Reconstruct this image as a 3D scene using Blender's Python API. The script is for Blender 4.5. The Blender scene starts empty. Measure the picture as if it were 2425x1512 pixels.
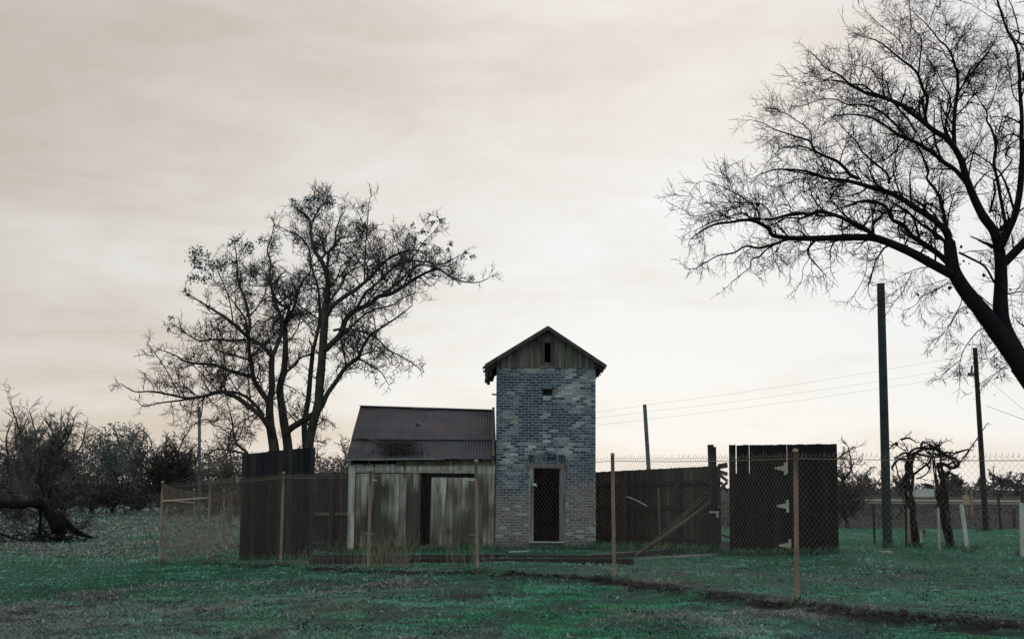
import bpy, math, random
import numpy as np
from mathutils import Vector, noise as mnoise

R = math.radians
SC = bpy.context.scene
COL = SC.collection
random.seed(7)
NRNG = np.random.default_rng(7)

# ------------------------------------------------------------------ camera
H_CAM = 1.65
PITCH = math.atan(394 / 3367)
ROLL = R(0.4)
cam_d = bpy.data.cameras.new('camera')
cam = bpy.data.objects.new('camera', cam_d)
COL.objects.link(cam)
cam_d.lens, cam_d.sensor_width, cam_d.sensor_fit = 50, 36, 'HORIZONTAL'
cam_d.clip_start, cam_d.clip_end = 0.5, 6000
FWD = Vector((0, math.cos(PITCH), math.sin(PITCH)))
_u0 = Vector((0, -math.sin(PITCH), math.cos(PITCH)))
_r0 = Vector((1, 0, 0))
RIGHT = _r0 * math.cos(ROLL) + _u0 * math.sin(ROLL)
UP = _u0 * math.cos(ROLL) - _r0 * math.sin(ROLL)
from mathutils import Matrix
m = Matrix((RIGHT, UP, -FWD)).transposed().to_4x4()
m.translation = (0, 0, H_CAM)
cam.matrix_world = m
SC.camera = cam

# ------------------------------------------------------------------ exposure
SC.view_settings.view_transform = 'Standard'
SC.view_settings.look = 'None'
SC.view_settings.exposure = 0
SC.view_settings.gamma = 1

# ------------------------------------------------------------------ sun behind thin cloud, beyond the tower
SUN_EL, SUN_AZ = R(24), R(6)           # azimuth measured from +Y towards +X
sd = bpy.data.lights.new('sun', 'SUN')
sd.energy, sd.angle, sd.color = 0.7, R(18), (1.0, 0.95, 0.88)
sun = bpy.data.objects.new('sun', sd)
COL.objects.link(sun)
sdir = Vector((math.sin(SUN_AZ) * math.cos(SUN_EL), math.cos(SUN_AZ) * math.cos(SUN_EL), math.sin(SUN_EL)))
sun.rotation_euler = sdir.to_track_quat('Z', 'Y').to_euler()
sun.location = sdir * 60

# ------------------------------------------------------------------ world: Nishita sky under a thick stratus layer
W = bpy.data.worlds.new('World')
SC.world = W
W.use_nodes = True
nt = W.node_tree
nt.nodes.clear()
def N(t, typ, **kw):
    n = t.nodes.new(typ)
    for k, v in kw.items():
        setattr(n, k, v)
    return n
def math_n(t, op, a, b=None, clamp=False):
    n = N(t, 'ShaderNodeMath', operation=op, use_clamp=clamp)
    for i, q in enumerate((a, b)):
        if q is None:
            continue
        if isinstance(q, (int, float)):
            n.inputs[i].default_value = q
        else:
            t.links.new(q, n.inputs[i])
    return n.outputs[0]
sky = N(nt, 'ShaderNodeTexSky', sky_type='NISHITA')
sky.sun_disc = False
sky.sun_elevation, sky.sun_rotation = SUN_EL, SUN_AZ
bg1 = N(nt, 'ShaderNodeBackground'); bg1.inputs[1].default_value = 0.1
nt.links.new(sky.outputs[0], bg1.inputs[0])
tc = N(nt, 'ShaderNodeTexCoord')
sp = N(nt, 'ShaderNodeSeparateXYZ'); nt.links.new(tc.outputs['Generated'], sp.inputs[0])
X, Y, Z = sp.outputs
zc = math_n(nt, 'ADD', math_n(nt, 'MAXIMUM', Z, 0.0), 0.16)
cx = math_n(nt, 'DIVIDE', X, zc); cy = math_n(nt, 'DIVIDE', Y, zc)
cb = N(nt, 'ShaderNodeCombineXYZ'); nt.links.new(cx, cb.inputs[0]); nt.links.new(cy, cb.inputs[1])
mp = N(nt, 'ShaderNodeMapping'); mp.inputs['Scale'].default_value = (0.95, 1.45, 1); mp.inputs['Location'].default_value = (3.2, 0.6, 0); mp.inputs['Rotation'].default_value = (0, 0, R(6))
nt.links.new(cb.outputs[0], mp.inputs[0])
nz = N(nt, 'ShaderNodeTexNoise'); nz.inputs['Scale'].default_value = 1.0; nz.inputs['Detail'].default_value = 7; nz.inputs['Roughness'].default_value = 0.56
nz.inputs['Distortion'].default_value = 0.6
nt.links.new(mp.outputs[0], nz.inputs['Vector'])
nz2 = N(nt, 'ShaderNodeTexNoise'); nz2.inputs['Scale'].default_value = 2.1; nz2.inputs['Detail'].default_value = 6; nz2.inputs['Roughness'].default_value = 0.5
nt.links.new(mp.outputs[0], nz2.inputs['Vector'])
cb3 = N(nt, 'ShaderNodeCombineXYZ'); nt.links.new(math_n(nt, 'MULTIPLY', X, 5.0), cb3.inputs[0]); nt.links.new(math_n(nt, 'MULTIPLY', Z, 15.0), cb3.inputs[1]); nt.links.new(math_n(nt, 'MULTIPLY', Y, 3.0), cb3.inputs[2])
nz3 = N(nt, 'ShaderNodeTexNoise'); nz3.inputs['Scale'].default_value = 1.3; nz3.inputs['Detail'].default_value = 9; nz3.inputs['Roughness'].default_value = 0.6; nz3.inputs['Distortion'].default_value = 0.4
nt.links.new(cb3.outputs[0], nz3.inputs['Vector'])
# brighter where the sun stands behind the cloud
gx = math_n(nt, 'DIVIDE', math_n(nt, 'SUBTRACT', X, 0.06), 0.30)
gz_ = math_n(nt, 'DIVIDE', math_n(nt, 'SUBTRACT', Z, 0.10), 0.11)
r2 = math_n(nt, 'ADD', math_n(nt, 'MULTIPLY', gx, gx), math_n(nt, 'MULTIPLY', gz_, gz_))
glow = math_n(nt, 'POWER', 2.718, math_n(nt, 'MULTIPLY', r2, -1.0))
f = math_n(nt, 'MULTIPLY', math_n(nt, 'SUBTRACT', nz.outputs[0], 0.5), 0.95)
f = math_n(nt, 'ADD', f, math_n(nt, 'MULTIPLY', math_n(nt, 'SUBTRACT', nz2.outputs[0], 0.5), 0.30))
f = math_n(nt, 'ADD', f, math_n(nt, 'MULTIPLY', math_n(nt, 'SUBTRACT', nz3.outputs[0], 0.5), 1.05))
f = math_n(nt, 'ADD', f, math_n(nt, 'MULTIPLY', glow, 0.46))
f = math_n(nt, 'ADD', f, math_n(nt, 'MULTIPLY', X, 0.92))
f = math_n(nt, 'ADD', f, 0.47, clamp=False)
ramp = N(nt, 'ShaderNodeValToRGB')
ramp.color_ramp.elements[0].position = 0.0; ramp.color_ramp.elements[0].color = (0.560, 0.488, 0.422, 1)
ramp.color_ramp.elements[1].position = 1.0; ramp.color_ramp.elements[1].color = (0.815, 0.835, 0.845, 1)
e = ramp.color_ramp.elements.new(0.5); e.color = (0.705, 0.675, 0.635, 1)
nt.links.new(f, ramp.inputs[0])
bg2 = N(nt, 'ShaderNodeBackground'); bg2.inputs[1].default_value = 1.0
# unseen cloud deck overhead and behind the viewer, made colder and brighter to cool the shade
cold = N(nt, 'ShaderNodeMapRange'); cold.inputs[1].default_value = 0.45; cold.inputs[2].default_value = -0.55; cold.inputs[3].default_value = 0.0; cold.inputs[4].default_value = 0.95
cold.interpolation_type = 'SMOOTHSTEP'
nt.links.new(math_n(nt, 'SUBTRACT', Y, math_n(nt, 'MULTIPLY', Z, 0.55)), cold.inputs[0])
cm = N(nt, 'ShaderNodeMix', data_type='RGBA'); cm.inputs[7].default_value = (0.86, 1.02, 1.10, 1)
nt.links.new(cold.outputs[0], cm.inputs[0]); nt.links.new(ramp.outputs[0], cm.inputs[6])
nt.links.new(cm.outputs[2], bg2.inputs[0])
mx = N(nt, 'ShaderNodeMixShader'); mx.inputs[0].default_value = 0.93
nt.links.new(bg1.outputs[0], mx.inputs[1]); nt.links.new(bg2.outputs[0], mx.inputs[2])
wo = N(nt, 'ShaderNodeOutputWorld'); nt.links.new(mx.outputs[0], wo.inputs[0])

# ------------------------------------------------------------------ survey helpers (photo point -> place)
FPX = 3367.0
def ray(px, py):
    return FWD + RIGHT * ((px - 1212) / FPX) + UP * ((756 - py) / FPX)
def P(px, py, y):
    d = ray(px, py)
    return Vector((0, 0, H_CAM)) + d * (y / d.y)
def sstep(a, b, t):
    t = max(0.0, min(1.0, (t - a) / (b - a)))
    return t * t * (3 - 2 * t)
def gz0(x, y):
    return -0.40 * max(0.0, min(1.0, -x / 10.0)) + 0.5 * sstep(70, 200, y) * sstep(-5, -30, x)
def G(px, py):
    d = ray(px, py)
    t = 30.0
    for _ in range(30):
        p = d * t
        t = (gz0(p.x, p.y) - H_CAM) / min(d.z, -0.0005)
    p = d * t
    return Vector((p.x, p.y, gz0(p.x, p.y)))
def fbm(x, y, z=0.0, o=4):
    return mnoise.fractal((x, y, z), 1.0, 2.0, o)

# ------------------------------------------------------------------ materials
MATS = {}
def vmat(name, scale=(4, 4, 4), lo=0.65, hi=1.3, rough=0.85, bump=0.3, dist=0.01, metallic=0.0, spec=0.25, detail=6, spots=None, seed=0):
    """colour comes from each face's own 'col' value, broken up by a procedural noise"""
    if name in MATS:
        return MATS[name]
    mt = bpy.data.materials.new(name); mt.use_nodes = True
    t = mt.node_tree
    b = t.nodes['Principled BSDF']
    b.inputs['Roughness'].default_value = rough
    b.inputs['Metallic'].default_value = metallic
    b.inputs['Specular IOR Level'].default_value = spec
    at = N(t, 'ShaderNodeAttribute', attribute_name='col')
    tcn = N(t, 'ShaderNodeTexCoord')
    mpn = N(t, 'ShaderNodeMapping'); mpn.inputs['Scale'].default_value = scale; mpn.inputs['Location'].default_value = (seed, seed * 1.7, seed * .3)
    t.links.new(tcn.outputs['Object'], mpn.inputs[0])
    nn = N(t, 'ShaderNodeTexNoise'); nn.inputs['Detail'].default_value = detail; nn.inputs['Scale'].default_value = 1; nn.inputs['Roughness'].default_value = 0.62
    t.links.new(mpn.outputs[0], nn.inputs['Vector'])
    mr = N(t, 'ShaderNodeMapRange'); mr.inputs[1].default_value = 0.3; mr.inputs[2].default_value = 0.7; mr.inputs[3].default_value = lo; mr.inputs[4].default_value = hi
    t.links.new(nn.outputs[0], mr.inputs[0])
    mu = N(t, 'ShaderNodeMix', data_type='RGBA', blend_type='MULTIPLY'); mu.inputs[0].default_value = 1
    t.links.new(at.outputs['Color'], mu.inputs[6]); t.links.new(mr.outputs[0], mu.inputs[7])
    out = mu.outputs[2]
    if spots:
        (sc, thr, wid, colr, amt) = spots
        mp2 = N(t, 'ShaderNodeMapping'); mp2.inputs['Scale'].default_value = sc; mp2.inputs['Location'].default_value = (3.1, 8.2, 1.3)
        t.links.new(tcn.outputs['Object'], mp2.inputs[0])
        n2 = N(t, 'ShaderNodeTexNoise'); n2.inputs['Scale'].default_value = 1; n2.inputs['Detail'].default_value = 5
        t.links.new(mp2.outputs[0], n2.inputs['Vector'])
        m2 = N(t, 'ShaderNodeMapRange'); m2.inputs[1].default_value = thr; m2.inputs[2].default_value = thr + wid; m2.inputs[4].default_value = amt
        t.links.new(n2.outputs[0], m2.inputs[0])
        mm = N(t, 'ShaderNodeMix', data_type='RGBA'); mm.inputs[7].default_value = (*colr, 1)
        t.links.new(m2.outputs[0], mm.inputs[0]); t.links.new(out, mm.inputs[6])
        out = mm.outputs[2]
    t.links.new(out, b.inputs['Base Color'])
    if bump:
        bn = N(t, 'ShaderNodeBump'); bn.inputs['Strength'].default_value = bump; bn.inputs['Distance'].default_value = dist
        t.links.new(nn.outputs[0], bn.inputs['Height']); t.links.new(bn.outputs[0], b.inputs['Normal'])
    MATS[name] = mt
    return mt
M_DARKWOOD = vmat('old_dark_boards', (14, 14, 1.2), 0.5, 1.6, 0.9, 0.5, 0.01)
M_GREYWOOD = vmat('weathered_grey_boards', (11, 11, 0.9), 0.45, 1.45, 0.9, 0.5, 0.01, spots=((9, 9, 0.9), 0.52, 0.14, (0.05, 0.041, 0.032), 0.8))
M_LOG = vmat('grey_timber', (3, 3, 9), 0.6, 1.4, 0.9, 0.4)
M_BRICK = vmat('painted_brick', (28, 28, 28), 0.55, 1.4, 0.9, 0.5, 0.008, spots=((13, 13, 16), 0.55, 0.10, (0.27, 0.28, 0.26), 0.5))
M_ROOF = vmat('rusted_corrugated_iron', (1.6, 2.5, 2.5), 0.6, 1.35, 0.55, 0.1, 0.01, metallic=0.35, spec=0.4, spots=((1.3, 1.1, 1.1), 0.5, 0.16, (0.080, 0.046, 0.036), 0.85))
M_SHINGLE = vmat('old_roof_shakes', (8, 8, 8), 0.5, 1.4, 0.9, 0.4)
M_STEEL = vmat('rusty_galvanised_steel', (18, 18, 5), 0.65, 1.3, 0.6, 0.2, 0.004, metallic=0.2, spec=0.4)
M_WIRE = vmat('rusty_wire', (9, 9, 9), 0.7, 1.3, 0.6, 0.0, metallic=0.2)
M_BARK = vmat('bark', (9, 9, 3), 0.55, 1.5, 0.95, 0.6, 0.02, spec=0.1)
M_TWIG = vmat('twigs', (4, 4, 4), 0.8, 1.2, 0.95, 0.0, spec=0.1)
M_LEAF = vmat('leaves', (6, 6, 6), 0.6, 1.4, 0.8, 0.0, spec=0.2)
M_PAINT = vmat('flaking_white_paint', (20, 20, 5), 0.6, 1.15, 0.75, 0.2, 0.004)
M_SOIL = vmat('soil', (12, 12, 12), 0.5, 1.5, 1.0, 0.6, 0.02, spec=0.05)
M_GRASS = vmat('grass_blades', (0.9, 0.9, 0.9), 0.7, 1.3, 0.85, 0.0, spec=0.12)
M_FAR = vmat('far_paint', (1, 1, 1), 0.9, 1.1, 0.8, 0.0)

# ------------------------------------------------------------------ object helpers
def tag(o, label=None, cat=None, group=None, kind=None):
    if label: o['label'] = label
    if cat: o['category'] = cat
    if group: o['group'] = group
    if kind: o['kind'] = kind
    return o
def empty(name, loc, label, cat, group=None):
    o = bpy.data.objects.new(name, None)
    o.empty_display_size = 0.3
    COL.objects.link(o); o.location = loc
    return tag(o, label, cat, group)
def link_mesh(name, me, mats, parent=None, loc=None):
    o = bpy.data.objects.new(name, me)
    for q in (mats if isinstance(mats, (list, tuple)) else [mats]):
        me.materials.append(q)
    COL.objects.link(o)
    if parent is not None: o.parent = parent
    elif loc is not None: o.location = loc
    return o
def world_loc(o):
    v = Vector((0, 0, 0))
    while o is not None:
        v += o.location; o = o.parent
    return v
def np_mesh(name, V, F, C, mats, parent=None, loc=(0, 0, 0), smooth=False, point_col=False):
    """V (n,3) world, F (m,k) same-size faces, C (m,3) face colours or (n,3) point colours"""
    off = np.array(world_loc(parent) if parent is not None else Vector(loc))
    me = bpy.data.meshes.new(name)
    n, mf, k = len(V), len(F), F.shape[1]
    me.vertices.add(n); me.vertices.foreach_set('co', (V - off).astype(np.float32).ravel())
    me.loops.add(mf * k); me.loops.foreach_set('vertex_index', F.astype(np.int32).ravel())
    me.polygons.add(mf); me.polygons.foreach_set('loop_start', np.arange(0, mf * k, k, dtype=np.int32))
    a = me.attributes.new('col', 'FLOAT_COLOR', 'POINT' if point_col else 'FACE')
    C4 = np.ones((len(C), 4), np.float32); C4[:, :3] = C
    a.data.foreach_set('color', C4.ravel())
    if smooth:
        me.polygons.foreach_set('use_smooth', np.ones(mf, bool))
    me.update(calc_edges=True)
    return link_mesh(name, me, mats, parent, loc)
class MB:
    def __init__(s): s.v, s.f, s.c = [], [], []
    def poly(s, pts, col):
        i = len(s.v); s.v += [tuple(p) for p in pts]; s.f.append(tuple(range(i, i + len(pts)))); s.c.append(col)
    def hexa(s, p, col):   # 4 bottom pts (ccw from above), 4 top pts
        i = len(s.v); s.v += [tuple(q) for q in p]
        for q in ((3, 2, 1, 0), (4, 5, 6, 7), (0, 1, 5, 4), (1, 2, 6, 5), (2, 3, 7, 6), (3, 0, 4, 7)):
            s.f.append(tuple(i + a for a in q)); s.c.append(col)
    def box(s, x0, x1, y0, y1, z0, z1, col):
        s.hexa([(x0, y0, z0), (x1, y0, z0), (x1, y1, z0), (x0, y1, z0), (x0, y0, z1), (x1, y0, z1), (x1, y1, z1), (x0, y1, z1)], col)
    def bar(s, a, b, w, h, col, up=(0, 0, 1)):
        a, b = Vector(a), Vector(b); d = (b - a).normalized(); u = Vector(up)
        if abs(d.dot(u)) > 0.95: u = Vector((0, 1, 0))
        sx = d.cross(u).normalized() * (w / 2); uz = sx.cross(d).normalized() * (h / 2)
        s.hexa([a - sx - uz, a + sx - uz, b + sx - uz, b - sx - uz, a - sx + uz, a + sx + uz, b + sx + uz, b - sx + uz], col)
    def tube(s, pts, rad, n, col, caps=True):
        pts = [Vector(p) for p in pts]; i0 = len(s.v)
        for k, p in enumerate(pts):
            t = (pts[min(k + 1, len(pts) - 1)] - pts[max(k - 1, 0)]).normalized()
            u = t.cross(Vector((0.31, 0.9, 0.2))).normalized(); w = t.cross(u)
            r = rad[k] if isinstance(rad, (list, tuple)) else rad
            for q in range(n):
                an = 2 * math.pi * q / n
                s.v.append(tuple(p + u * (r * math.cos(an)) + w * (r * math.sin(an))))
        for k in range(len(pts) - 1):
            for q in range(n):
                a = i0 + k * n + q; b = i0 + k * n + (q + 1) % n
                s.f.append((a, b, b + n, a + n)); s.c.append(col)
        if caps:
            s.f.append(tuple(i0 + q for q in range(n))); s.c.append(col)
            e = i0 + (len(pts) - 1) * n
            s.f.append(tuple(e + q for q in reversed(range(n)))); s.c.append(col)
    def build(s, name, mats, parent=None, loc=(0, 0, 0), smooth=False):
        off = world_loc(parent) if parent is not None else Vector(loc)
        me = bpy.data.meshes.new(name)
        me.from_pydata([(a[0] - off.x, a[1] - off.y, a[2] - off.z) for a in s.v], [], s.f)
        at = me.attributes.new('col', 'FLOAT_COLOR', 'FACE')
        C4 = np.ones((len(s.c), 4), np.float32); C4[:, :3] = np.array(s.c)
        at.data.foreach_set('color', C4.ravel())
        if smooth:
            me.polygons.foreach_set('use_smooth', np.ones(len(s.f), bool))
        me.update()
        return link_mesh(name, me, mats, parent, loc)
def vary(c, a=0.2, b=0.05):
    k = 1 + random.uniform(-a, a)
    return tuple(max(0.002, q * k * (1 + random.uniform(-b, b))) for q in c)

class Tubes:
    """many tapering tubes gathered into one mesh"""
    def __init__(s): s.g = {}
    def add(s, pts, rad, col, n=None):
        n = n or (3 if rad[0] < 0.02 else 5 if rad[0] < 0.06 else 9)
        s.g.setdefault((len(pts), n), []).append((pts, rad, col))
    def build(s, name, mat, parent=None, loc=(0, 0, 0)):
        VV, FF, CC, base = [], [], [], 0
        for (k, n), lst in s.g.items():
            Pn = np.array([[tuple(p) for p in a[0]] for a in lst], float)
            Rn = np.array([a[1] for a in lst], float); Cn = np.array([a[2] for a in lst], float)
            T = np.gradient(Pn, axis=1); T /= np.linalg.norm(T, axis=2, keepdims=True) + 1e-9
            U = np.cross(T, np.array([0.31, 0.9, 0.21])); U /= np.linalg.norm(U, axis=2, keepdims=True) + 1e-9
            Wv = np.cross(T, U)
            an = np.arange(n) * 2 * np.pi / n
            V = Pn[:, :, None, :] + Rn[:, :, None, None] * (np.cos(an)[None, None, :, None] * U[:, :, None, :] + np.sin(an)[None, None, :, None] * Wv[:, :, None, :])
            m_ = len(lst)
            idx = base + np.arange(m_ * k * n).reshape(m_, k, n)
            a = idx[:, :-1, :]; b = np.roll(a, -1, axis=2); c = np.roll(idx[:, 1:, :], -1, axis=2); d = idx[:, 1:, :]
            F = np.stack([a, b, c, d], -1).reshape(-1, 4)
            VV.append(V.reshape(-1, 3)); FF.append(F); CC.append(np.repeat(Cn, (k - 1) * n, axis=0)); base += m_ * k * n
        return np_mesh(name, np.concatenate(VV), np.concatenate(FF), np.concatenate(CC), mat, parent, loc, smooth=True)

def leaf_mesh(name, pts, size, col, mat, parent, var=0.35):
    """small crumpled leaf faces at the given points"""
    n = len(pts); Pn = np.array([tuple(p) for p in pts], float)
    a = NRNG.normal(size=(n, 3)); a /= np.linalg.norm(a, axis=1, keepdims=True)
    b = np.cross(a, NRNG.normal(size=(n, 3))); b /= np.linalg.norm(b, axis=1, keepdims=True)
    sz = size * NRNG.uniform(0.5, 1.3, (n, 1))
    V = np.stack([Pn - a * sz, Pn + b * sz * .45, Pn + a * sz, Pn - b * sz * .45 + np.cross(a, b) * sz * .3], 1).reshape(-1, 3)
    F = np.arange(4 * n).reshape(n, 4)
    C = np.array(col)[None, :] * NRNG.uniform(1 - var, 1 + var, (n, 1))
    return np_mesh(name, V, F, C, mat, parent)

# ------------------------------------------------------------------ ground
FENCE_PX = [(382, 1142, 1335), (495, 1133, 1335), (668, 1120, 1342), (875, 1114, 1355), (1127, 1092, 1360), (1450, 1077, 1378), (1883, 1068, 1440)]
FENCE = []
for (fx, ft, fb) in FENCE_PX:
    FENCE.append([fx, ft, G(fx - 4 if fx < 1000 else fx + 4, fb)])
fence_line = [q[2] for q in FENCE]
_c = P(2440, 1300, 17.0); fence_line.append(Vector((_c.x, 17.0, gz0(_c.x, 17.0))))
def fence_dist(x, y):
    best = 1e9
    for a, b in zip(fence_line[1:-1], fence_line[2:]):
        dx, dy = b.x - a.x, b.y - a.y
        t = max(0, min(1, ((x - a.x) * dx + (y - a.y) * dy) / (dx * dx + dy * dy)))
        best = min(best, math.hypot(x - a.x - t * dx, y - a.y - t * dy))
    return best
def zone(x, y):
    """(dry, soil, field) weights of the ground cover"""
    w = fbm(x * 0.22, y * 0.22, 3.3)
    w2 = fbm(x * 0.6, y * 0.25, 6.1)
    dry = sstep(34.5, 45, y + 4.5 * w + 4 * w2) * sstep(-3.0, -7.0, x + 2 * w) * (0.88 - 0.5 * sstep(.0, .45, w2))
    dry = max(dry, 0.8 * sstep(-1.0, -6.5, x + 3.5 * w + 2 * w2 - 0.3 * (y - 16)) * sstep(27, 19, y))
    dry = max(dry, 0.85 * sstep(0.08, 0.4, fbm(x * 0.5 + 9, y * 0.33, 1.7)) * sstep(33, 24, y))
    fd = fence_dist(x, y) + 0.22 * fbm(x * 1.3, y * 1.3, 5)
    wd_ = .45 + .75 * sstep(0, 5, x); side = sstep(wd_, wd_ * .25, fd) * sstep(-.35, .2, fbm(x * .9, y * .9, 14.0) + .12 * x / 4) if x > -6.5 else 0.0
    field = sstep(56, 64, y + 5 * w + 5 * w2) * sstep(2, 6, x + w)
    return dry, side, field
COL_GREEN = np.array((0.034, 0.132, 0.068)); COL_GREEN2 = np.array((0.070, 0.164, 0.118)); COL_LEAFY = np.array((0.052, 0.078, 0.072))
COL_DRY = np.array((0.112, 0.108, 0.090)); COL_SOIL = np.array((0.016, 0.015, 0.018)); COL_FIELD = np.array((0.036, 0.033, 0.030))
def cover_col(x, y):
    dry, soil, field = zone(x, y)
    p = fbm(x * 0.45, y * 0.3, 8.0)
    inner = sstep(-1.0, 3.0, x + .45 * (y - 26)) * sstep(.3, 1.2, fence_dist(x, y)) * (1.0 if y > 26 - .55 * x * 1.6 else 0.0) * sstep(36, 31, y)
    g = COL_GREEN + (COL_GREEN2 - COL_GREEN) * min(1, max(0, 0.42 + 1.2 * p + .45 * inner))
    lf = sstep(.0, .35, fbm(x * .9, y * .6, 21.0)) * sstep(31, 24, y) * (1 - .8 * inner)
    g = g * (1 - .75 * lf) + COL_LEAFY * .75 * lf
    c = g * (1 - dry) + COL_DRY * dry
    c = c * (1 - field) + COL_FIELD * field * (1 + .5 * fbm(x * .15, y * .05, 2.0) + .4 * fbm(x * .8, y * .4, 2.0))
    c = c * (1 - soil) + COL_SOIL * soil
    return c, dry, soil, field
def axis(lo, hi, step, far_lo, far_hi, g=1.22):
    a = list(np.arange(lo, hi + 1e-6, step)); s = step
    while a[-1] < far_hi: s *= g; a.append(a[-1] + s)
    s = step
    while a[0] > far_lo: s *= g; a.insert(0, a[0] - s)
    return np.array(a)
gxs = axis(-14, 14, 0.2, -2500, 2500); gys = axis(13, 48, 0.2, -30, 4500)
def gz(x, y):
    z = gz0(x, y)
    if 8 < y < 120:
        z += 0.03 * fbm(x * 1.1, y * 1.1, 0.5) + 0.018 * fbm(x * 4.0, y * 4.0, 2.5, 3)
        if y < 34: z += 0.06 * sstep(0.7, 0.0, fence_dist(x, y)) * (0.4 + fbm(x * 3, y * 3))
    return z
GV, GC = [], []
for y in gys:
    for x in gxs:
        x_, y_ = float(x), float(y)
        GV.append((x_, y_, gz(x_, y_)))
        c, dry, soil, field = cover_col(x_, y_)
        GC.append(c * (0.42 if y_ < 48 else 0.52))
nx_, ny_ = len(gxs), len(gys)
ii = np.arange(nx_ * ny_).reshape(ny_, nx_)
GF = np.stack([ii[:-1, :-1], ii[:-1, 1:], ii[1:, 1:], ii[1:, :-1]], -1).reshape(-1, 4)
M_GROUND = vmat('turf_and_earth', (5, 5, 5), 0.35, 1.55, 1.0, 0.9, 0.05, spec=0.05, detail=9)
ground = np_mesh('ground', np.array(GV), GF, np.array(GC), M_GROUND, smooth=True, point_col=True)
tag(ground, kind='structure')

# footprints no grass grows in: tower and shed
YT = G(1290, 1299).y
def blades(n, xlo_k, xhi_k, y0, y1, h, w, name, label, cat='grass', dryonly=None, seed=1, wk=0.0, fieldonly=False):
    rng = np.random.default_rng(seed)
    yy = np.sqrt(rng.uniform(y0 ** 2, y1 ** 2, n)); xx = rng.uniform(xlo_k, xhi_k, n) * yy
    keep, cols, zz, hh = [], [], [], []
    for i in range(n):
        x, y = float(xx[i]), float(yy[i])
        if y > YT and y < YT + 4.6 and -4.3 < x < 2.3: continue
        c, dry, soil, field = cover_col(x, y); c = c * 1.8
        if soil > 0.35 + rng.uniform(0, 0.5) or (field > 0.3 + rng.uniform(0, .4)) != bool(fieldonly): continue
        if 1.3 * fbm(x * 2.6, y * 1.9, 4.4) + rng.uniform(-.25, .25) < (-0.24 if y < 27 else -.42): continue
        k = rng.uniform(0.65, 1.35)
        if dryonly and dry < 0.3: k *= 0.9
        keep.append(i); cols.append(c * k * (1.0 if rng.uniform() > 0.05 else 1.5)); zz.append(gz(x, y)); hh.append(h * (0.55 + 0.9 * rng.uniform()) * (1 + 0.9 * dry) * (0.75 + 0.6 * max(-.4, fbm(x * .8, y * .8, 6))))
    x = xx[keep]; y = yy[keep]; z = np.array(zz); hh = np.array(hh); k = len(keep)
    an = rng.uniform(0, 2 * np.pi, k); ln = rng.uniform(0.3, 2.0, k); an2 = rng.uniform(0, 2 * np.pi, k)
    ww = (w + wk * y) * rng.uniform(0.6, 1.3, k)
    B = np.stack([x, y, z - 0.01], 1)
    S = np.stack([np.cos(an) * ww, np.sin(an) * ww, np.zeros(k)], 1)
    L = np.stack([np.cos(an2) * ln * hh, np.sin(an2) * ln * hh, hh], 1)
    V = np.stack([B - S, B + S, B + S * .6 + L * .55 + np.array([0, 0, 1]) * (hh * .12)[:, None], B + L], 1).reshape(-1, 3)
    F = np.arange(4 * k).reshape(k, 4)
    o = np_mesh(name, V, F, np.array(cols), M_GRASS)
    return tag(o, label, cat, kind='stuff')
blades(300000, -0.40, 0.40, 13.5, 24, 0.032, 0.0042, 'grass', 'short blue green turf with weedy tufts in front of the chain link fence', seed=1, wk=0.0001)
blades(170000, -0.40, 0.40, 24, 62, 0.036, 0.005, 'grass', 'green turf around the fenced sheds and poles', seed=2, wk=0.0003)
blades(45000, -0.45, -0.10, 37, 120, 0.07, 0.014, 'grass', 'dry grey brown pasture grass before the thicket', seed=3, wk=0.0004, dryonly=True)
blades(26000, 0.05, 0.45, 54, 165, 0.10, 0.012, 'field_stubble', 'grey brown stubble and clods standing on the ploughed field at right', cat='stubble', seed=4, wk=0.0004, fieldonly=True)

# ------------------------------------------------------------------ brick tower
B_BLUE = np.array((0.035, 0.047, 0.074)); B_BROWN = np.array((0.138, 0.110, 0.086)); B_WASH = np.array((0.38, 0.38, 0.34)); B_MORT = np.array((0.30, 0.34, 0.35))
YF = YT
tx0 = P(1173, 1200, YF).x; tx1 = P(1410, 1200, YF).x
tz1 = P(1290, 870, YF).z
ROOFBACK = YF + 3.1
tower = empty('brick_tower', ((tx0 + tx1) / 2, YF, 0), 'narrow two storey brick tower with flaking blue and white paint and a boarded gable', 'tower')
dx0, dx1 = P(1252, 1200, YF).x, P(1337, 1200, YF).x
dz0, dz1 = P(1290, 1281, YF).z, P(1290, 1098, YF).z
vx0, vx1 = P(1285, 928, YF).x, P(1307, 928, YF).x
vz0, vz1 = P(1290, 936, YF).z, P(1290, 921, YF).z
SPOTS = [(1385, 900, 45, 45, .9), (1340, 935, 40, 30, .6), (1370, 980, 26, 60, .55), (1215, 990, 24, 55, .55), (1300, 1062, 80, 20, .75), (1205, 1065, 24, 30, .8), (1200, 1120, 16, 60, .5), (1235, 1130, 25, 50, .45), (1230, 880, 60, 12, .5), (1300, 872, 110, 6, .8), (1360, 1180, 30, 60, .4), (1290, 990, 10, 60, .35), (1345, 1060, 25, 25, .6)]
SP3 = [(P(a, b, YF), c / FPX * YF, d / FPX * YF, w) for a, b, c, d, w in SPOTS]
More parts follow.
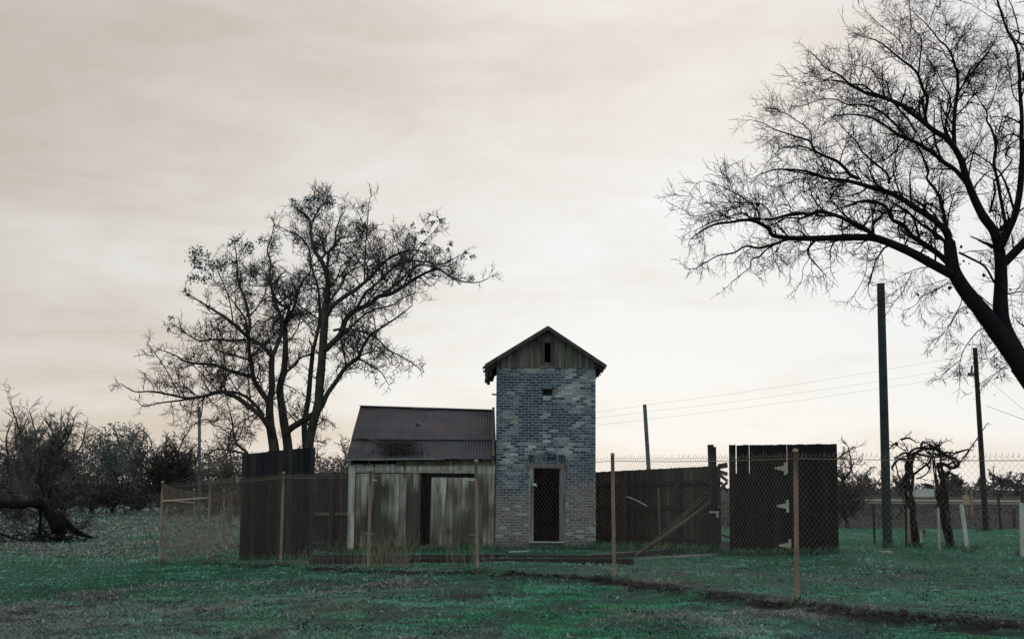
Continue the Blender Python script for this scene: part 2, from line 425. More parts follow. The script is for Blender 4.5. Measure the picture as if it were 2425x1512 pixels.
def brick_col(x, z, mort, u=0.0):
    n1 = fbm(x * 2.2, z * 1.6, 1.0 + u); n2 = fbm(x * 5, z * 5, 7.0 + u)
    n3 = fbm(x * 11, z * 13, 2.0 + u); wash = -0.16 + 0.34 * n1 + 0.30 * n2 + .25 * n3
    for p, sx, sz, w in SP3:
        wash += 1.15 * w * math.exp(-((x - p.x) / sx) ** 2 - ((z - p.z) / sz) ** 2) * (0.65 + 1.2 * n2 + .9 * n3)
    wash = max(0.0, min(0.9, wash * .85))
    right = sstep(1.25, 1.75, x)
    brown = sstep(1.75, 1.0, z + 0.35 * n1 - 0.35 * right * (1 - sstep(1.5, 2.2, z)))
    brown = max(brown, 0.45 * right * sstep(2.4, 1.6, z))
    base = B_BLUE * (1 - brown) + B_BROWN * brown
    c = (base * 0.25 + B_MORT * 0.75) if mort else base
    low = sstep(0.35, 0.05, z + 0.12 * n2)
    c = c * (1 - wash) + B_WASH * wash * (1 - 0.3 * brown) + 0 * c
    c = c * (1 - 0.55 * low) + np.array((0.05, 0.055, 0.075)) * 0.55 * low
    return c
def brick_wall(wall, u0, u1, z0, z1, holes, plane, usex, sgn, thick, seed, fine=True):
    """plane: coordinate of the face; usex: wall runs along x; sgn: outward direction"""
    rnd = random.Random(seed)
    def pt(u, d, z): return (u, plane + sgn * d, z) if usex else (plane + sgn * d, u, z)
    def bx(ua, ub, d0, d1, za, zb, col):
        p = [pt(ua, d0, za), pt(ub, d0, za), pt(ub, d1, za), pt(ua, d1, za), pt(ua, d0, zb), pt(ub, d0, zb), pt(ub, d1, zb), pt(ua, d1, zb)]
        wall.hexa(p, col)
    us = sorted({u0, u1} | {h for q in holes for h in q[:2]}); zs = sorted({z0, z1} | {h for q in holes for h in q[2:]})
    for ua, ub in zip(us, us[1:]):
        for za, zb in zip(zs, zs[1:]):
            if any(q[0] <= ua and ub <= q[1] and q[2] <= za and zb <= q[3] for q in holes): continue
            k1, k2 = max(1, int((ub - ua) / 0.12)), max(1, int((zb - za) / 0.12))
            for i in range(k1):
                for j in range(k2):
                    a, b = ua + (ub - ua) * i / k1, ua + (ub - ua) * (i + 1) / k1
                    c, d = za + (zb - za) * j / k2, za + (zb - za) * (j + 1) / k2
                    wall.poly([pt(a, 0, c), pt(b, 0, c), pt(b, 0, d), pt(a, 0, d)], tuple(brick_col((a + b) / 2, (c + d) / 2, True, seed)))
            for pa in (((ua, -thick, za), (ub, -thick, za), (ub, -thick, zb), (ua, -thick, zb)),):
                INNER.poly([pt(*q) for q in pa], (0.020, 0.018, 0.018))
    for q in list(holes) + [(u0, u1, z0, z1)]:      # reveals
        for a, b in (((q[0], q[2]), (q[1], q[2])), ((q[1], q[2]), (q[1], q[3])), ((q[1], q[3]), (q[0], q[3])), ((q[0], q[3]), (q[0], q[2]))):
            wall.poly([pt(a[0], 0, a[1]), pt(b[0], 0, b[1]), pt(b[0], -thick, b[1]), pt(a[0], -thick, a[1])], (0.14, 0.13, 0.12))
    ch, bl, mo = 0.0715, 0.195, 0.0185
    z, row = z0 + 0.004, 0
    while z + ch - mo < z1:
        u = u0 - (bl / 2 if row % 2 else 0) + rnd.uniform(-.008, .008)
        while u < u1:
            a, b = max(u, u0), min(u + bl - mo, u1); u += bl
            if b - a < 0.03: continue
            for q in holes:
                if z + ch - mo > q[2] and z < q[3]:
                    if a >= q[0] and b <= q[1]: a = b
                    elif a < q[0] < b: b = q[0]
                    elif a < q[1] < b: a = q[1]
            if b - a < 0.025: continue
            lowz = sstep(1.6, 0.4, z)
            if rnd.random() < 0.012 + 0.10 * lowz: continue
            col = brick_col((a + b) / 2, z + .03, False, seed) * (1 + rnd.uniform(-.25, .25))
            prot = 0.004 + rnd.uniform(0, 0.005) - 0.003 * lowz * rnd.random()
            jz = rnd.uniform(-.002, .002)
            bx(a, b, -0.002, prot, z + jz, z + ch - mo + jz, tuple(np.maximum(col, 0.01)))
        z += ch; row += 1
wall = MB(); INNER = MB()
TH = 0.22
brick_wall(wall, tx0, tx1, 0.0 - 0.12, tz1, [(dx0, dx1, dz0, dz1), (vx0, vx1, vz0, vz1)], YF, True, -1, TH, 0)
brick_wall(wall, YF + TH, ROOFBACK - 0.3, -0.12, tz1, [], tx0, False, -1, TH, 3)
brick_wall(wall, YF + TH, ROOFBACK - 0.3, -0.12, tz1, [], tx1, False, 1, TH, 5)
brick_wall(wall, tx0, tx1, -0.12, tz1, [], ROOFBACK - 0.3, True, 1, TH, 9)
# soldier course over the door
k = 16
for i in range(k):
    a = dx0 - 0.02 + (dx1 - dx0 + 0.04) * i / k; b = a + (dx1 - dx0 + .04) / k - 0.012
    t = (i + .5) / k * 2 - 1; zb = dz1 + 0.035 + 0.05 * (1 - t * t)
    wall.box(a, b, YF - 0.016, YF + 0.002, zb, zb + 0.2, tuple(brick_col((a + b) / 2, zb + .1, False) * random.uniform(.6, 1.2)))
wall.build('wall', M_BRICK, tower)
INNER.build('inner_wall', M_DARKWOOD, tower)  # inside of the brick coloured near black so the doorway reads as shade
# floor and loft inside (near-black colour keeps the inside dark)
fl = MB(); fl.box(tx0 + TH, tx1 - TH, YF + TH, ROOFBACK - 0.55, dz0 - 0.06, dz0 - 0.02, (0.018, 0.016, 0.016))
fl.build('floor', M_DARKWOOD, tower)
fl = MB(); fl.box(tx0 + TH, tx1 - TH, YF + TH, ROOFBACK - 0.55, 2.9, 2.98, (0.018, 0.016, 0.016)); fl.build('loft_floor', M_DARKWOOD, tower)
# door frame
FRM = (0.20, 0.19, 0.165)
ix0, ix1 = P(1263, 1200, YF).x, P(1327, 1200, YF).x
iz1 = P(1290, 1108, YF).z
df = MB()
df.box(dx0, ix0 - 0.03, YF - 0.035, YF + 0.16, dz0, iz1 + .002, vary(FRM)); df.box(ix0 - 0.03, ix0, YF - 0.01, YF + 0.14, dz0, iz1, vary(FRM))
df.box(ix1, dx1, YF - 0.03, YF + 0.16, dz0, iz1, vary(FRM, .1)); df.box(ix1 - .03, ix1, YF + 0.02, YF + 0.14, dz0, iz1, vary(FRM))
df.build('door_frame', M_GREYWOOD, tower)
df = MB(); df.box(dx0 - 0.05, dx1 + 0.05, YF - 0.06, YF + 0.16, iz1 + 0.004, dz1, (0.13, 0.12, 0.105)); df.build('lintel', M_GREYWOOD, tower)
df = MB(); df.box(dx0 + .01, dx1 - .01, YF - 0.10, YF + 0.16, dz0 - 0.028, dz0 - .002, (0.42, 0.42, 0.38)); df.build('sill', M_PAINT, tower)
lt = MB(); p = P(1264, 1147, YF - 0.03); lt.hexa([p + Vector(q) for q in ((-.05, 0, -.02), (.09, -.02, -.05), (.09, 0, -.04), (-.05, .015, -.01), (-.05, 0, .03), (.06, -.02, .03), (.06, 0, .04), (-.05, .015, .04))], (0.4, 0.4, 0.36)); lt.build('latch', M_PAINT, tower)
# vent recess back and header
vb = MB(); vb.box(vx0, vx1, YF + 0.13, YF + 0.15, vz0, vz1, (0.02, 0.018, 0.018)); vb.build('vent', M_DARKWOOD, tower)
vb = MB(); vb.box(vx0 - .05, vx1 + .06, YF - 0.03, YF + 0.04, vz1 + .002, vz1 + .035, (0.06, 0.055, 0.05)); vb.build('vent_lintel', M_DARKWOOD, tower)
# gable
apex = P(1297, 772, YF - 0.3); el = P(1150, 862, YF - 0.3); er = P(1433, 864, YF - 0.3)
GW = (0.155, 0.148, 0.115)
def roof_z(x):
    return apex.z - (apex.x - x) * (apex.z - el.z) / (apex.x - el.x) if x < apex.x else apex.z - (x - apex.x) * (apex.z - er.z) / (er.x - apex.x)
gb = MB()
def gable(y0, y1, mb, hole=None):
    x = tx0 - 0.02
    while x < tx1 + 0.02:
        w = random.uniform(.10, .16); a, b = x, min(x + w - 0.006, tx1 + 0.02); x += w
        if b - a < .02: continue
        c = vary(GW, .35); zl = tz1 + 0.005 + random.uniform(-.02, .0)
        segs = [(zl, None)]
        if hole and b > hole[0] and a < hole[1]:
            segs = [(zl, hole[2]), (hole[3], None)]
        for lo, hi in segs:
            ta, tb = (roof_z(a) - .07, roof_z(b) - .07) if hi is None else (hi, hi)
            if min(ta, tb) - lo < 0.02: 
                if max(ta, tb) - lo < 0.05: continue
                ta, tb = max(ta, lo + .01), max(tb, lo + .01)
            yy = y0 - random.uniform(0, .008)
            mb.hexa([(a, yy, lo), (b, yy, lo), (b, y1, lo), (a, y1, lo), (a, yy, ta), (b, yy, tb), (b, y1, tb), (a, y1, ta)], c)
hx0, hx1 = P(1290, 835, YF).x, P(1302, 835, YF).x; hz0, hz1 = P(1295, 858, YF).z, P(1295, 812, YF).z
gable(YF - 0.035, YF + 0.02, gb, (hx0, hx1, hz0, hz1))
gb.build('gable_wall', M_GREYWOOD, tower)
gb = MB(); gable(ROOFBACK - 0.32, ROOFBACK - 0.28, gb); zq = tz1 - .02; gb.hexa([(tx0 + .01, ROOFBACK - .36, zq), (tx1 - .01, ROOFBACK - .36, zq), (tx1 - .01, ROOFBACK - .33, zq), (tx0 + .01, ROOFBACK - .33, zq), (tx0 + .01, ROOFBACK - .36, roof_z(tx0) - .03), (apex.x, ROOFBACK - .36, apex.z - .03), (apex.x, ROOFBACK - .33, apex.z - .03), (tx0 + .01, ROOFBACK - .33, roof_z(tx0) - .03)], (0.02, 0.02, 0.02)); gb.poly([(tx1 - .01, ROOFBACK - .361, zq), (tx1 - .01, ROOFBACK - .361, roof_z(tx1) - .03), (apex.x, ROOFBACK - .361, apex.z - .03)], (0.02, 0.02, 0.02)); gb.build('gable_wall', M_GREYWOOD, tower)  # near-black slab added inside the rear boards to block light leaks
sh = MB()
for a, b in ((1279, 1289), (1303, 1311)):
    sh.box(P(a, 835, YF).x, P(b, 835, YF).x, YF - 0.075, YF - 0.04, hz0 - .05, hz1 + .02, vary((0.085, 0.08, 0.066)))
sh.box(P(1277, 835, YF).x, P(1312, 835, YF).x, YF - 0.085, YF - 0.04, hz1 + .022, hz1 + .06, (0.09, 0.085, 0.07))
sh.build('slot_window', M_GREYWOOD, tower)
# tower roof: two board slopes, ragged at the left eave
rf = MB()
RC = (0.035, 0.032, 0.03)
def slope(ex, ez, rx, rz, right, mb):
    y0 = YF - 0.34
    while y0 < ROOFBACK + 0.05:
        w = random.uniform(.10, .17); y1 = y0 + w - .008
        k = random.uniform(-.02, .10) if not right else random.uniform(-.02, .05)
        dirx = (ex - rx); dirz = (ez - rz)
        x_e, z_e = ex + dirx * k * .6, ez + dirz * k * .6
        nz_ = 0.03
        mb.hexa([(rx, y0, rz), (x_e, y0, z_e), (x_e, y1, z_e), (rx, y1, rz), (rx, y0, rz + nz_ + .02), (x_e, y0, z_e + nz_), (x_e, y1, z_e + nz_), (rx, y1, rz + nz_ + .02)], vary(RC, .4)); y0 += w
slope(el.x, el.z - .04, apex.x - .001, apex.z - .04, False, rf); slope(er.x, er.z - .04, apex.x + .001, apex.z - .04, True, rf)
rk = MB()
rk.bar((el.x - .01, YF - 0.365, el.z - .05), (apex.x, YF - 0.365, apex.z - .05), .04, .10, (0.05, 0.047, 0.042)); rk.bar((apex.x, YF - 0.362, apex.z - .05), (er.x + .02, YF - 0.362, er.z - .05), .04, .10, (0.05, 0.047, 0.042))
rk.build('bargeboard', M_GREYWOOD, tower)
for i in range(10):       # broken rafter tails and hanging shakes under the eaves
    yy = YF - 0.25 + i * 0.34 + random.uniform(-.05, .05); rt = MB()
    rt.bar((tx0 + .05, yy, roof_z(tx0 + .05) - .14), (el.x + .05, yy, el.z - .14 + random.uniform(-.03, .02)), .05, .10, vary((0.03, 0.028, 0.025))); rt.build('rafter', M_SHINGLE, tower)
    for _ in range(3):
        xs = el.x + random.uniform(.0, .2); L = random.uniform(.12, .42)
        rf.bar((xs, yy + random.uniform(-.12, .12), roof_z(xs) - .05), (xs + random.uniform(-.06, .05), yy + random.uniform(-.16, .16), roof_z(xs) - .05 - L), random.uniform(.03, .11), .015, vary((0.03, 0.028, 0.025), .4))
for i in range(9):
    yy = YF - 0.2 + i * 0.36; rt = MB()
    rt.bar((tx1 - .05, yy, roof_z(tx1 - .05) - .12), (er.x - .06, yy, er.z - .12), .05, .09, vary((0.03, 0.028, 0.025))); rt.build('rafter', M_SHINGLE, tower)
    xs = er.x - random.uniform(.05, .2)
    rf.bar((xs, yy, roof_z(xs) - .05), (xs + random.uniform(-.05, .03), yy + .1, roof_z(xs) - .05 - random.uniform(.08, .2)), .07, .015, vary((0.03, 0.028, 0.025)))
rf.build('roof', M_SHINGLE, tower)
st = MB(); p = P(1173, 934, YF + .8); st.bar((tx0 + .03, YF + .8, p.z), (tx0 - .13, YF + .75, p.z + .01), .05, .04, (0.04, 0.035, 0.03)); st.build('wall_peg', M_DARKWOOD, tower)

# ------------------------------------------------------------------ shed
YS = YF + 0.06
sx0 = P(826, 1200, YS).x; sx1 = tx0 - 0.012
shed = empty('shed', ((sx0 + sx1) / 2, YS, 0), 'low timber shed with pale peeling boards and rusted corrugated roof built against the tower', 'shed')
eL = P(818, 1089, YS - 0.3); eR = P(1171, 1086, YS - 0.3); rL = P(853, 963, YS + 2.5); rR = P(1171, 973, YS + 2.5)
SB = YS + 4.4
szt = P(1000, 1099, YS).z
PALE = (0.40, 0.395, 0.32); MIDW = (0.18, 0.165, 0.125); BRN = (0.13, 0.105, 0.08)
def board_run(mb, xa, xb, y, z0, z1, cols, w=(.10, .2), t=.025, ragged=0.03, lean=0.0):
    x = xa
    while x < xb - .01:
        q = random.uniform(*w); a, b = x, min(x + q - .007, xb); x += q
        if b - a < .015: continue
        c = vary(random.choice(cols), .3); lo = z0 + random.uniform(0, ragged); yy = y - random.uniform(0, .008)
        n = 56; xm = (a + b) / 2; bv_ = random.uniform(.78, 1.2)
        for i in range(n):
            za, zb = lo + (z1 - lo) * i / n, lo + (z1 - lo) * (i + 1) / n; v = (i + .5) / n
            st_ = .60 + 1.15 * fbm(xm * 2.2, v * .9, 4.0) + .85 * fbm(xm * 11, v * 1.5, 9.0) - .35 * sstep(.72, 1.0, v) + .28 * sstep(.55, .1, v)
            st_ = max(0.0, min(1.0, st_))
            tn_ = max(0, min(1, .35 + .9 * fbm(xm * 1.3, v * .7, 31.0) + .5 * sstep(.7, 1, v))); bc_ = (np.array(MIDW) * (1 - tn_) + np.array(PALE) * tn_) * bv_
            cc = bc_ * (1 - st_) + np.array((0.052, 0.043, 0.034)) * st_
            la_, lb_ = lean * i / n, lean * (i + 1) / n
            mb.hexa([(a + la_, yy, za), (b + la_, yy, za), (b + la_, yy + t, za), (a + la_, yy + t, za), (a + lb_, yy, zb), (b + lb_, yy, zb), (b + lb_, yy + t, zb), (a + lb_, yy + t, zb)], tuple(cc))
gxl, gxr = P(995, 1200, YS).x, P(1018, 1200, YS).x
wl = MB()
d1 = P(842, 1200, YS).x; d2 = P(1128, 1200, YS).x
board_run(wl, d2 + .02, sx1, YS, 0.03, szt - .05, [MIDW, MIDW, PALE, BRN])
hb = P(900, 1118, YS).z
wl.box(sx0 + .16, sx1, YS - .018, YS + .02, hb - .0, szt, (0.36, 0.355, 0.285))
# end walls and back
for xw in (sx0 + .02, ):
    y = YS + .05
    while y < SB - .05:
        q = random.uniform(.12, .2); t_ = (y - YS) / 2.5
        zt = eL.z + (rL.z - eL.z) * min((y - YS + .3) / 2.8, 1, max(.05, (SB + .3 - y) / 2.2)) - .08
        wl.box(xw, xw + .025, y, y + q - .008, 0, zt, vary(MIDW, .3)); y += q
wl.box(sx0 + .03, sx1, SB - .03, SB, -.05, eL.z - .03, (0.025, 0.022, 0.02)); wl.box(sx0 + .05, sx1, YS + .10, YS + .12, szt - .12, eL.z + .12, (0.014, 0.013, 0.013))  # near-black board added behind the eave gap to block sky and read as shade
wl.box(sx0 + .06, sx1, SB - .2, SB - .17, -.05, 3.0, (0.016, 0.015, 0.015))  # inner back and floor coloured near black, shade put into the colour
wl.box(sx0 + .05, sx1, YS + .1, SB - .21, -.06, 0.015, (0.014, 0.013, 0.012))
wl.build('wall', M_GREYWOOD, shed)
cp = MB(); cp.box(sx0, sx0 + .15, YS - .03, YS + .06, -.04, szt - .02, (0.52, 0.51, 0.41)); cp.box(sx0 - .03, sx0 - .002, YS - .03, YS + .12, -.04, szt - .06, (0.36, 0.35, 0.29)); cp.build('corner_post', M_GREYWOOD, shed)
fb = MB(); fb.bar(P(938, 1096, YS - .06), P(1171, 1093, YS - .06), .03, .13, (0.15, 0.125, 0.10)); fb.bar(P(845, 1108, YS - .03), P(1125, 1108, YS - .035), .02, .12, (0.38, 0.37, 0.30)); fb.build('fascia', M_GREYWOOD, shed)
# doors
dl = MB(); board_run(dl, d1, gxl, YS - .035, .02, hb - .03, [PALE, MIDW, MIDW, BRN], (.12, .22))
o_ = dl.build('door', M_GREYWOOD, shed); o_['label'] = 'left door leaf of pale stained boards, shut'
def strap(mb, p, L, h, col, sgn=1):
    mb.hexa([p + Vector(q) for q in ((0, -.012, -h), (sgn * L, -.012, -h * .35), (sgn * L, .0, -h * .35), (0, 0, -h), (0, -.012, h), (sgn * L, -.012, h * .35), (sgn * L, 0, h * .35), (0, 0, h))] if sgn > 0 else [p + Vector(q) for q in ((sgn * L, -.012, -h * .35), (0, -.012, -h), (0, 0, -h), (sgn * L, .0, -h * .35), (sgn * L, -.012, h * .35), (0, -.012, h), (0, 0, h), (sgn * L, 0, h * .35))], col)
hg = MB(); strap(hg, P(866, 1136, YS - .05), .30, .035, (.36, .43, .44)); hg.build('hinge', M_STEEL, o_)
hg = MB(); strap(hg, P(864, 1262, YS - .05), .26, .03, (.16, .19, .2)); hg.build('hinge', M_STEEL, o_)
dr = MB(); board_run(dr, gxr, d2, YS - .03, .02, hb - .12, [MIDW, BRN, MIDW, PALE], (.12, .22), lean=0.03)
o_ = dr.build('door', M_GREYWOOD, shed); o_['label'] = 'right door leaf of brown stained boards, sagging ajar'
hg = MB(); strap(hg, P(1128, 1135, YS - .05), .27, .035, (.36, .43, .44), -1); hg.build('hinge', M_STEEL, o_)
hg = MB(); strap(hg, P(1130, 1265, YS - .05), .25, .03, (.14, .17, .19), -1); hg.build('hinge', M_STEEL, o_)
# corrugated roof: two courses of sheets in front, one slope behind
def corr(mb, a0, a1, b0, b1, lift, nrow=5, pitch=0.0762, amp=0.011, col=(0.052, 0.048, 0.056), rag=0.0):
    a0, a1, b0, b1 = map(Vector, (a0, a1, b0, b1)); L = (a1 - a0).length; n = int(L / pitch * 6)
    nrm = (a1 - a0).cross(b0 - a0).normalized()
    if nrm.z < 0: nrm = -nrm
    i0 = len(mb.v); sheetw = .66
    for r in range(nrow + 1):
        v = r / nrow
        for i in range(n + 1):
            u = i / n
            p = (a0.lerp(a1, u)).lerp(b0.lerp(b1, u), v)
            s_ = u * L
            h = amp * math.sin(2 * math.pi * s_ / pitch) + lift + .012 * fbm(s_ * .8, v * 2, 3.0) + .004 * (int(s_ / sheetw) % 2)
            if rag and r == 0: p = p + (b0 - a0).normalized() * (rag * (fbm(int(s_ / .33) * 1.7, 1.0, 2.0)))
            mb.v.append(tuple(p + nrm * h))
    for r in range(nrow):
        for i in range(n):
            a = i0 + r * (n + 1) + i
            s_ = i / n * L; sh_ = int(s_ / sheetw)
            k = 0.6 + 0.75 * ((sh_ * 7919 % 13) / 13)
            mb.f.append((a, a + 1, a + n + 2, a + n + 1)); mb.c.append(tuple(np.array(col) * k))
kv = 0.36
mL, mR = eL.lerp(rL, kv), eR.lerp(rR, kv)
ro = MB()
corr(ro, eL, eR, eL.lerp(rL, kv + .05), eR.lerp(rR, kv + .05), 0.0, 4, rag=.10, col=(0.043, 0.043, 0.049))
corr(ro, mL, mR, rL, rR, 0.03, 6)
bL, bR = Vector((eL.x, SB + .3, eL.z)), Vector((eR.x, SB + .3, eR.z))
corr(ro, bL, bR, rL + Vector((0, 0, -.01)), rR + Vector((0, 0, -.01)), 0.01, 4)
ro_o = ro.build('roof', M_ROOF, shed, smooth=True)
rc = MB(); rc.bar(rL + Vector((-.02, 0, .035)), rR + Vector((0, 0, .035)), .22, .02, (0.16, 0.17, 0.165)); rc.build('ridge_cap', M_STEEL, ro_o)
rc = MB(); q0 = eR + Vector((-.04, 0, .06)); q1 = rR + Vector((-.04, 0, .08)); rc.bar(q0, q1, .07, .08, (0.10, 0.085, 0.07)); rc.build('flashing', M_GREYWOOD, shed)
vp = P(991, 1010, YS + 1.55); vs = MB(); vs.tube([vp + Vector((0, 0, -.1)), vp + Vector((0, 0, .05))], .075, 12, (0.03, 0.03, 0.033)); vs.tube([vp + Vector((0, 0, .05)), vp + Vector((.03, -.02, .10))], .095, 12, (0.03, 0.032, 0.036)); vs.build('vent_pipe', M_STEEL, ro_o)
ev = MB(); ev.bar(P(806, 1088, YS - .32), P(1030, 1086, YS - .32), .02, .02, (0.22, 0.26, 0.24)); ev.build('gutter_edge', M_STEEL, shed)
for i in range(9):
    rfb = MB(); u = .04 + i * .115; a = eL.lerp(eR, u); b = rL.lerp(rR, u); rfb.bar(a + Vector((0, .05, -.09)), b + Vector((0, -.02, -.09)), .05, .1, (0.045, 0.038, 0.032)); rfb.build('rafter', M_DARKWOOD, shed)
# broken branch lying on the shed roof
def roofp(px, py, up=.04):
    # meet the front roof plane
    n_ = (eR - eL).cross(rL - eL); d = ray(px, py); o0 = Vector((0, 0, H_CAM)); t = (eL - o0).dot(n_) / d.dot(n_)
    return o0 + d * t + Vector((0, 0, up))
T = Tubes(); rr = random.Random(4)
spn = [(848, 1040), (880, 1045), (905, 1052), (930, 1060), (952, 1064), (968, 1056), (976, 1040)]
T.add([roofp(a, b, .06) for a, b in spn], [.012, .014, .016, .018, .016, .012, .006], (0.07, 0.065, 0.06))
for i in range(130):
    a = roofp(rr.gauss(945, 24), rr.uniform(1052, 1078), rr.uniform(.03, .12)); dv = Vector((rr.uniform(-.35, .35), rr.uniform(-.12, .12), rr.uniform(-.07, .1)))
    T.add([a, a + dv * .5 + Vector((0, 0, .02)), a + dv], [.008, .006, .003], vary((0.035, 0.03, 0.027)))
bp = empty('fallen_branch', roofp(945, 1065, 0), 'dead branch and twig litter lying on the lower edge of the corrugated roof', 'branch')
T.build('twigs', M_TWIG, bp)
leaf_mesh('leaf_litter', [roofp(rr.gauss(945, 26), rr.uniform(1050, 1082), rr.uniform(.02, .07)) for _ in range(900)], .035, (0.03, 0.026, 0.024), M_LEAF, bp)

# ------------------------------------------------------------------ board fences and gates
DK = (0.010, 0.009, 0.010)
def board_panel(a, b, ht_a, ht_b, wlo, whi, cols, y_t=.025, fan=0.0, base=0.0, gaps=()):
    """vertical boards from a to b (ground points); returns the mesh builder"""
    mb = MB(); a, b = Vector(a), Vector(b); L = (b - a).length; d = (b - a) / L; nrm = Vector((d.y, -d.x, 0)).normalized()
    s = 0.0; i = 0
    while s < L - .01:
        w = random.uniform(wlo, whi); e = min(s + w, L); g = .004
        ta = .0
        for q in gaps:
            if s + .01 < q[0] < e: e = q[0]; ta = q[1]
        h0 = ht_a + (ht_b - ht_a) * s / L + random.uniform(-.012, .012); h1 = ht_a + (ht_b - ht_a) * e / L
        off = nrm * random.uniform(0, .01)
        p0 = a + d * s + off; p1 = a + d * (e - g) + off; bk = nrm * -y_t
        z = Vector((0, 0, 1))
        c = vary(random.choice(cols), .35)
        p1t = p1 - d * ta
        if ta:
            m0, m1 = h0 * .74, h1 * .74
            mb.hexa([p0 + z * base, p1 + z * base, p1 + bk + z * base, p0 + bk + z * base, p0 + z * m0, p1 + z * m1, p1 + bk + z * m1, p0 + bk + z * m0], c)
            mb.hexa([p0 + z * m0, p1t + z * m1, p1t + bk + z * m1, p0 + bk + z * m0, p0 + z * h0, p1t + z * h1, p1t + bk + z * h1, p0 + bk + z * h0], c)
        else:
            mb.hexa([p0 + z * base, p1 + z * base, p1 + bk + z * base, p0 + bk + z * base, p0 + z * h0, p1 + z * h1, p1 + bk + z * h1, p0 + bk + z * h0], c)
        s = e; i += 1
    return mb
# left tall board panel
la = G(566, 1326); lb = G(731, 1323)
la.y, lb.y = la.y, lb.y
htl = P(573, 1075, la.y).z - la.z; htr = P(730, 1058, lb.y).z - lb.z
gl = empty('board_gate', ((la.x + lb.x) / 2, (la.y + lb.y) / 2, (la.z + lb.z) / 2), 'tall solid gate of near black boards standing in front of the bare multi stemmed tree', 'gate')
tl = P(573, 1075, la.y)
board_panel(la, lb, htl, htr, .13, .19, [DK, (0.008, 0.008, 0.010), (0.022, 0.017, 0.014)]).build('boards', M_DARKWOOD, gl)
p_ = MB(); p_.bar(lb + Vector((.05, -.03, -.1)), lb + Vector((.05, -.03, htr - .02)), .10, .10, (0.013, 0.016, 0.022), (0, 1, 0)); p_.build('post', M_DARKWOOD, gl)
for k in (.3, 1.3, 2.2): rl = MB(); rl.bar(la + Vector((.05, .06, k)), lb + Vector((0, .06, k)), .05, .09, (0.03, 0.026, 0.024)); rl.build('rail', M_DARKWOOD, gl)
# fence behind, between left gate and shed
fa = P(640, 1290, 41.5); fb_ = P(860, 1290, 40.2); fa.z, fb_.z = gz0(fa.x, fa.y), gz0(fb_.x, fb_.y)
hta = P(735, 1117, 41).z - fa.z + .0; htb = P(818, 1121, 40.4).z - fb_.z
bf = empty('board_fence', ((fa.x + fb_.x) / 2, 40.8, fb_.z), 'dark board fence with two pale rails between the left gate and the shed', 'fence')
board_panel(fa, fb_, hta, htb, .12, .2, [(0.026, 0.021, 0.019), (0.034, 0.027, 0.023), (0.017, 0.016, 0.016)]).build('boards', M_DARKWOOD, bf)
for za, c in ((hta - .12, (0.05, 0.042, 0.035)), (1.05, (0.09, 0.072, 0.055)), (.25, (0.05, .043, .036))):
    rl = MB(); rl.bar(fa + Vector((0, -.05, za)), fb_ + Vector((0, -.05, za - .02)), .05, .09, c); rl.build('rail', M_DARKWOOD, bf)
p_ = MB(); pp = P(786, 1200, 40.6); p_.bar((pp.x, 40.52, -.2), (pp.x, 40.52, hta - .3), .09, .09, (0.03, 0.035, 0.05), (0, 1, 0)); p_.build('post', M_DARKWOOD, bf)
# right rear fence
ra = P(1405, 1287, 42); rb = P(1706, 1300, 36.6); ra.z, rb.z = 0, 0
ha = P(1412, 1117, 42).z; hb2 = P(1700, 1102, 36.7).z
rfn = empty('board_fence', ((ra.x + rb.x) / 2, 39.5, 0), 'long brown board fence running from the tower corner towards the right gate', 'fence')
board_panel(ra, rb, ha, hb2, .13, .2, [(0.042, 0.034, 0.028), (0.054, 0.043, 0.034), (0.033, 0.027, 0.024)]).build('boards', M_DARKWOOD, rfn)
dv = (rb - ra).normalized(); nv = Vector((dv.y, -dv.x, 0)) * .05
for k, c in ((.82, (0.028, 0.024, 0.022)), (.52, (0.035, 0.03, 0.026)), (.12, (0.03, .026, .024))):
    rl = MB(); rl.bar(ra + nv + Vector((0, 0, ha * k)), rb + nv + Vector((0, 0, hb2 * k)), .05, .10, c); rl.build('rail', M_DARKWOOD, rfn)
for px in (1478, 1600):
    pp = P(px, 1250, 41 - (px - 1412) / 288 * 5.4); p_ = MB(); p_.bar((pp.x, pp.y - .1, -.2), (pp.x, pp.y - .1, 1.75), .09, .09, (0.033, 0.028, 0.025), (0, 1, 0)); p_.build('post', M_DARKWOOD, rfn)
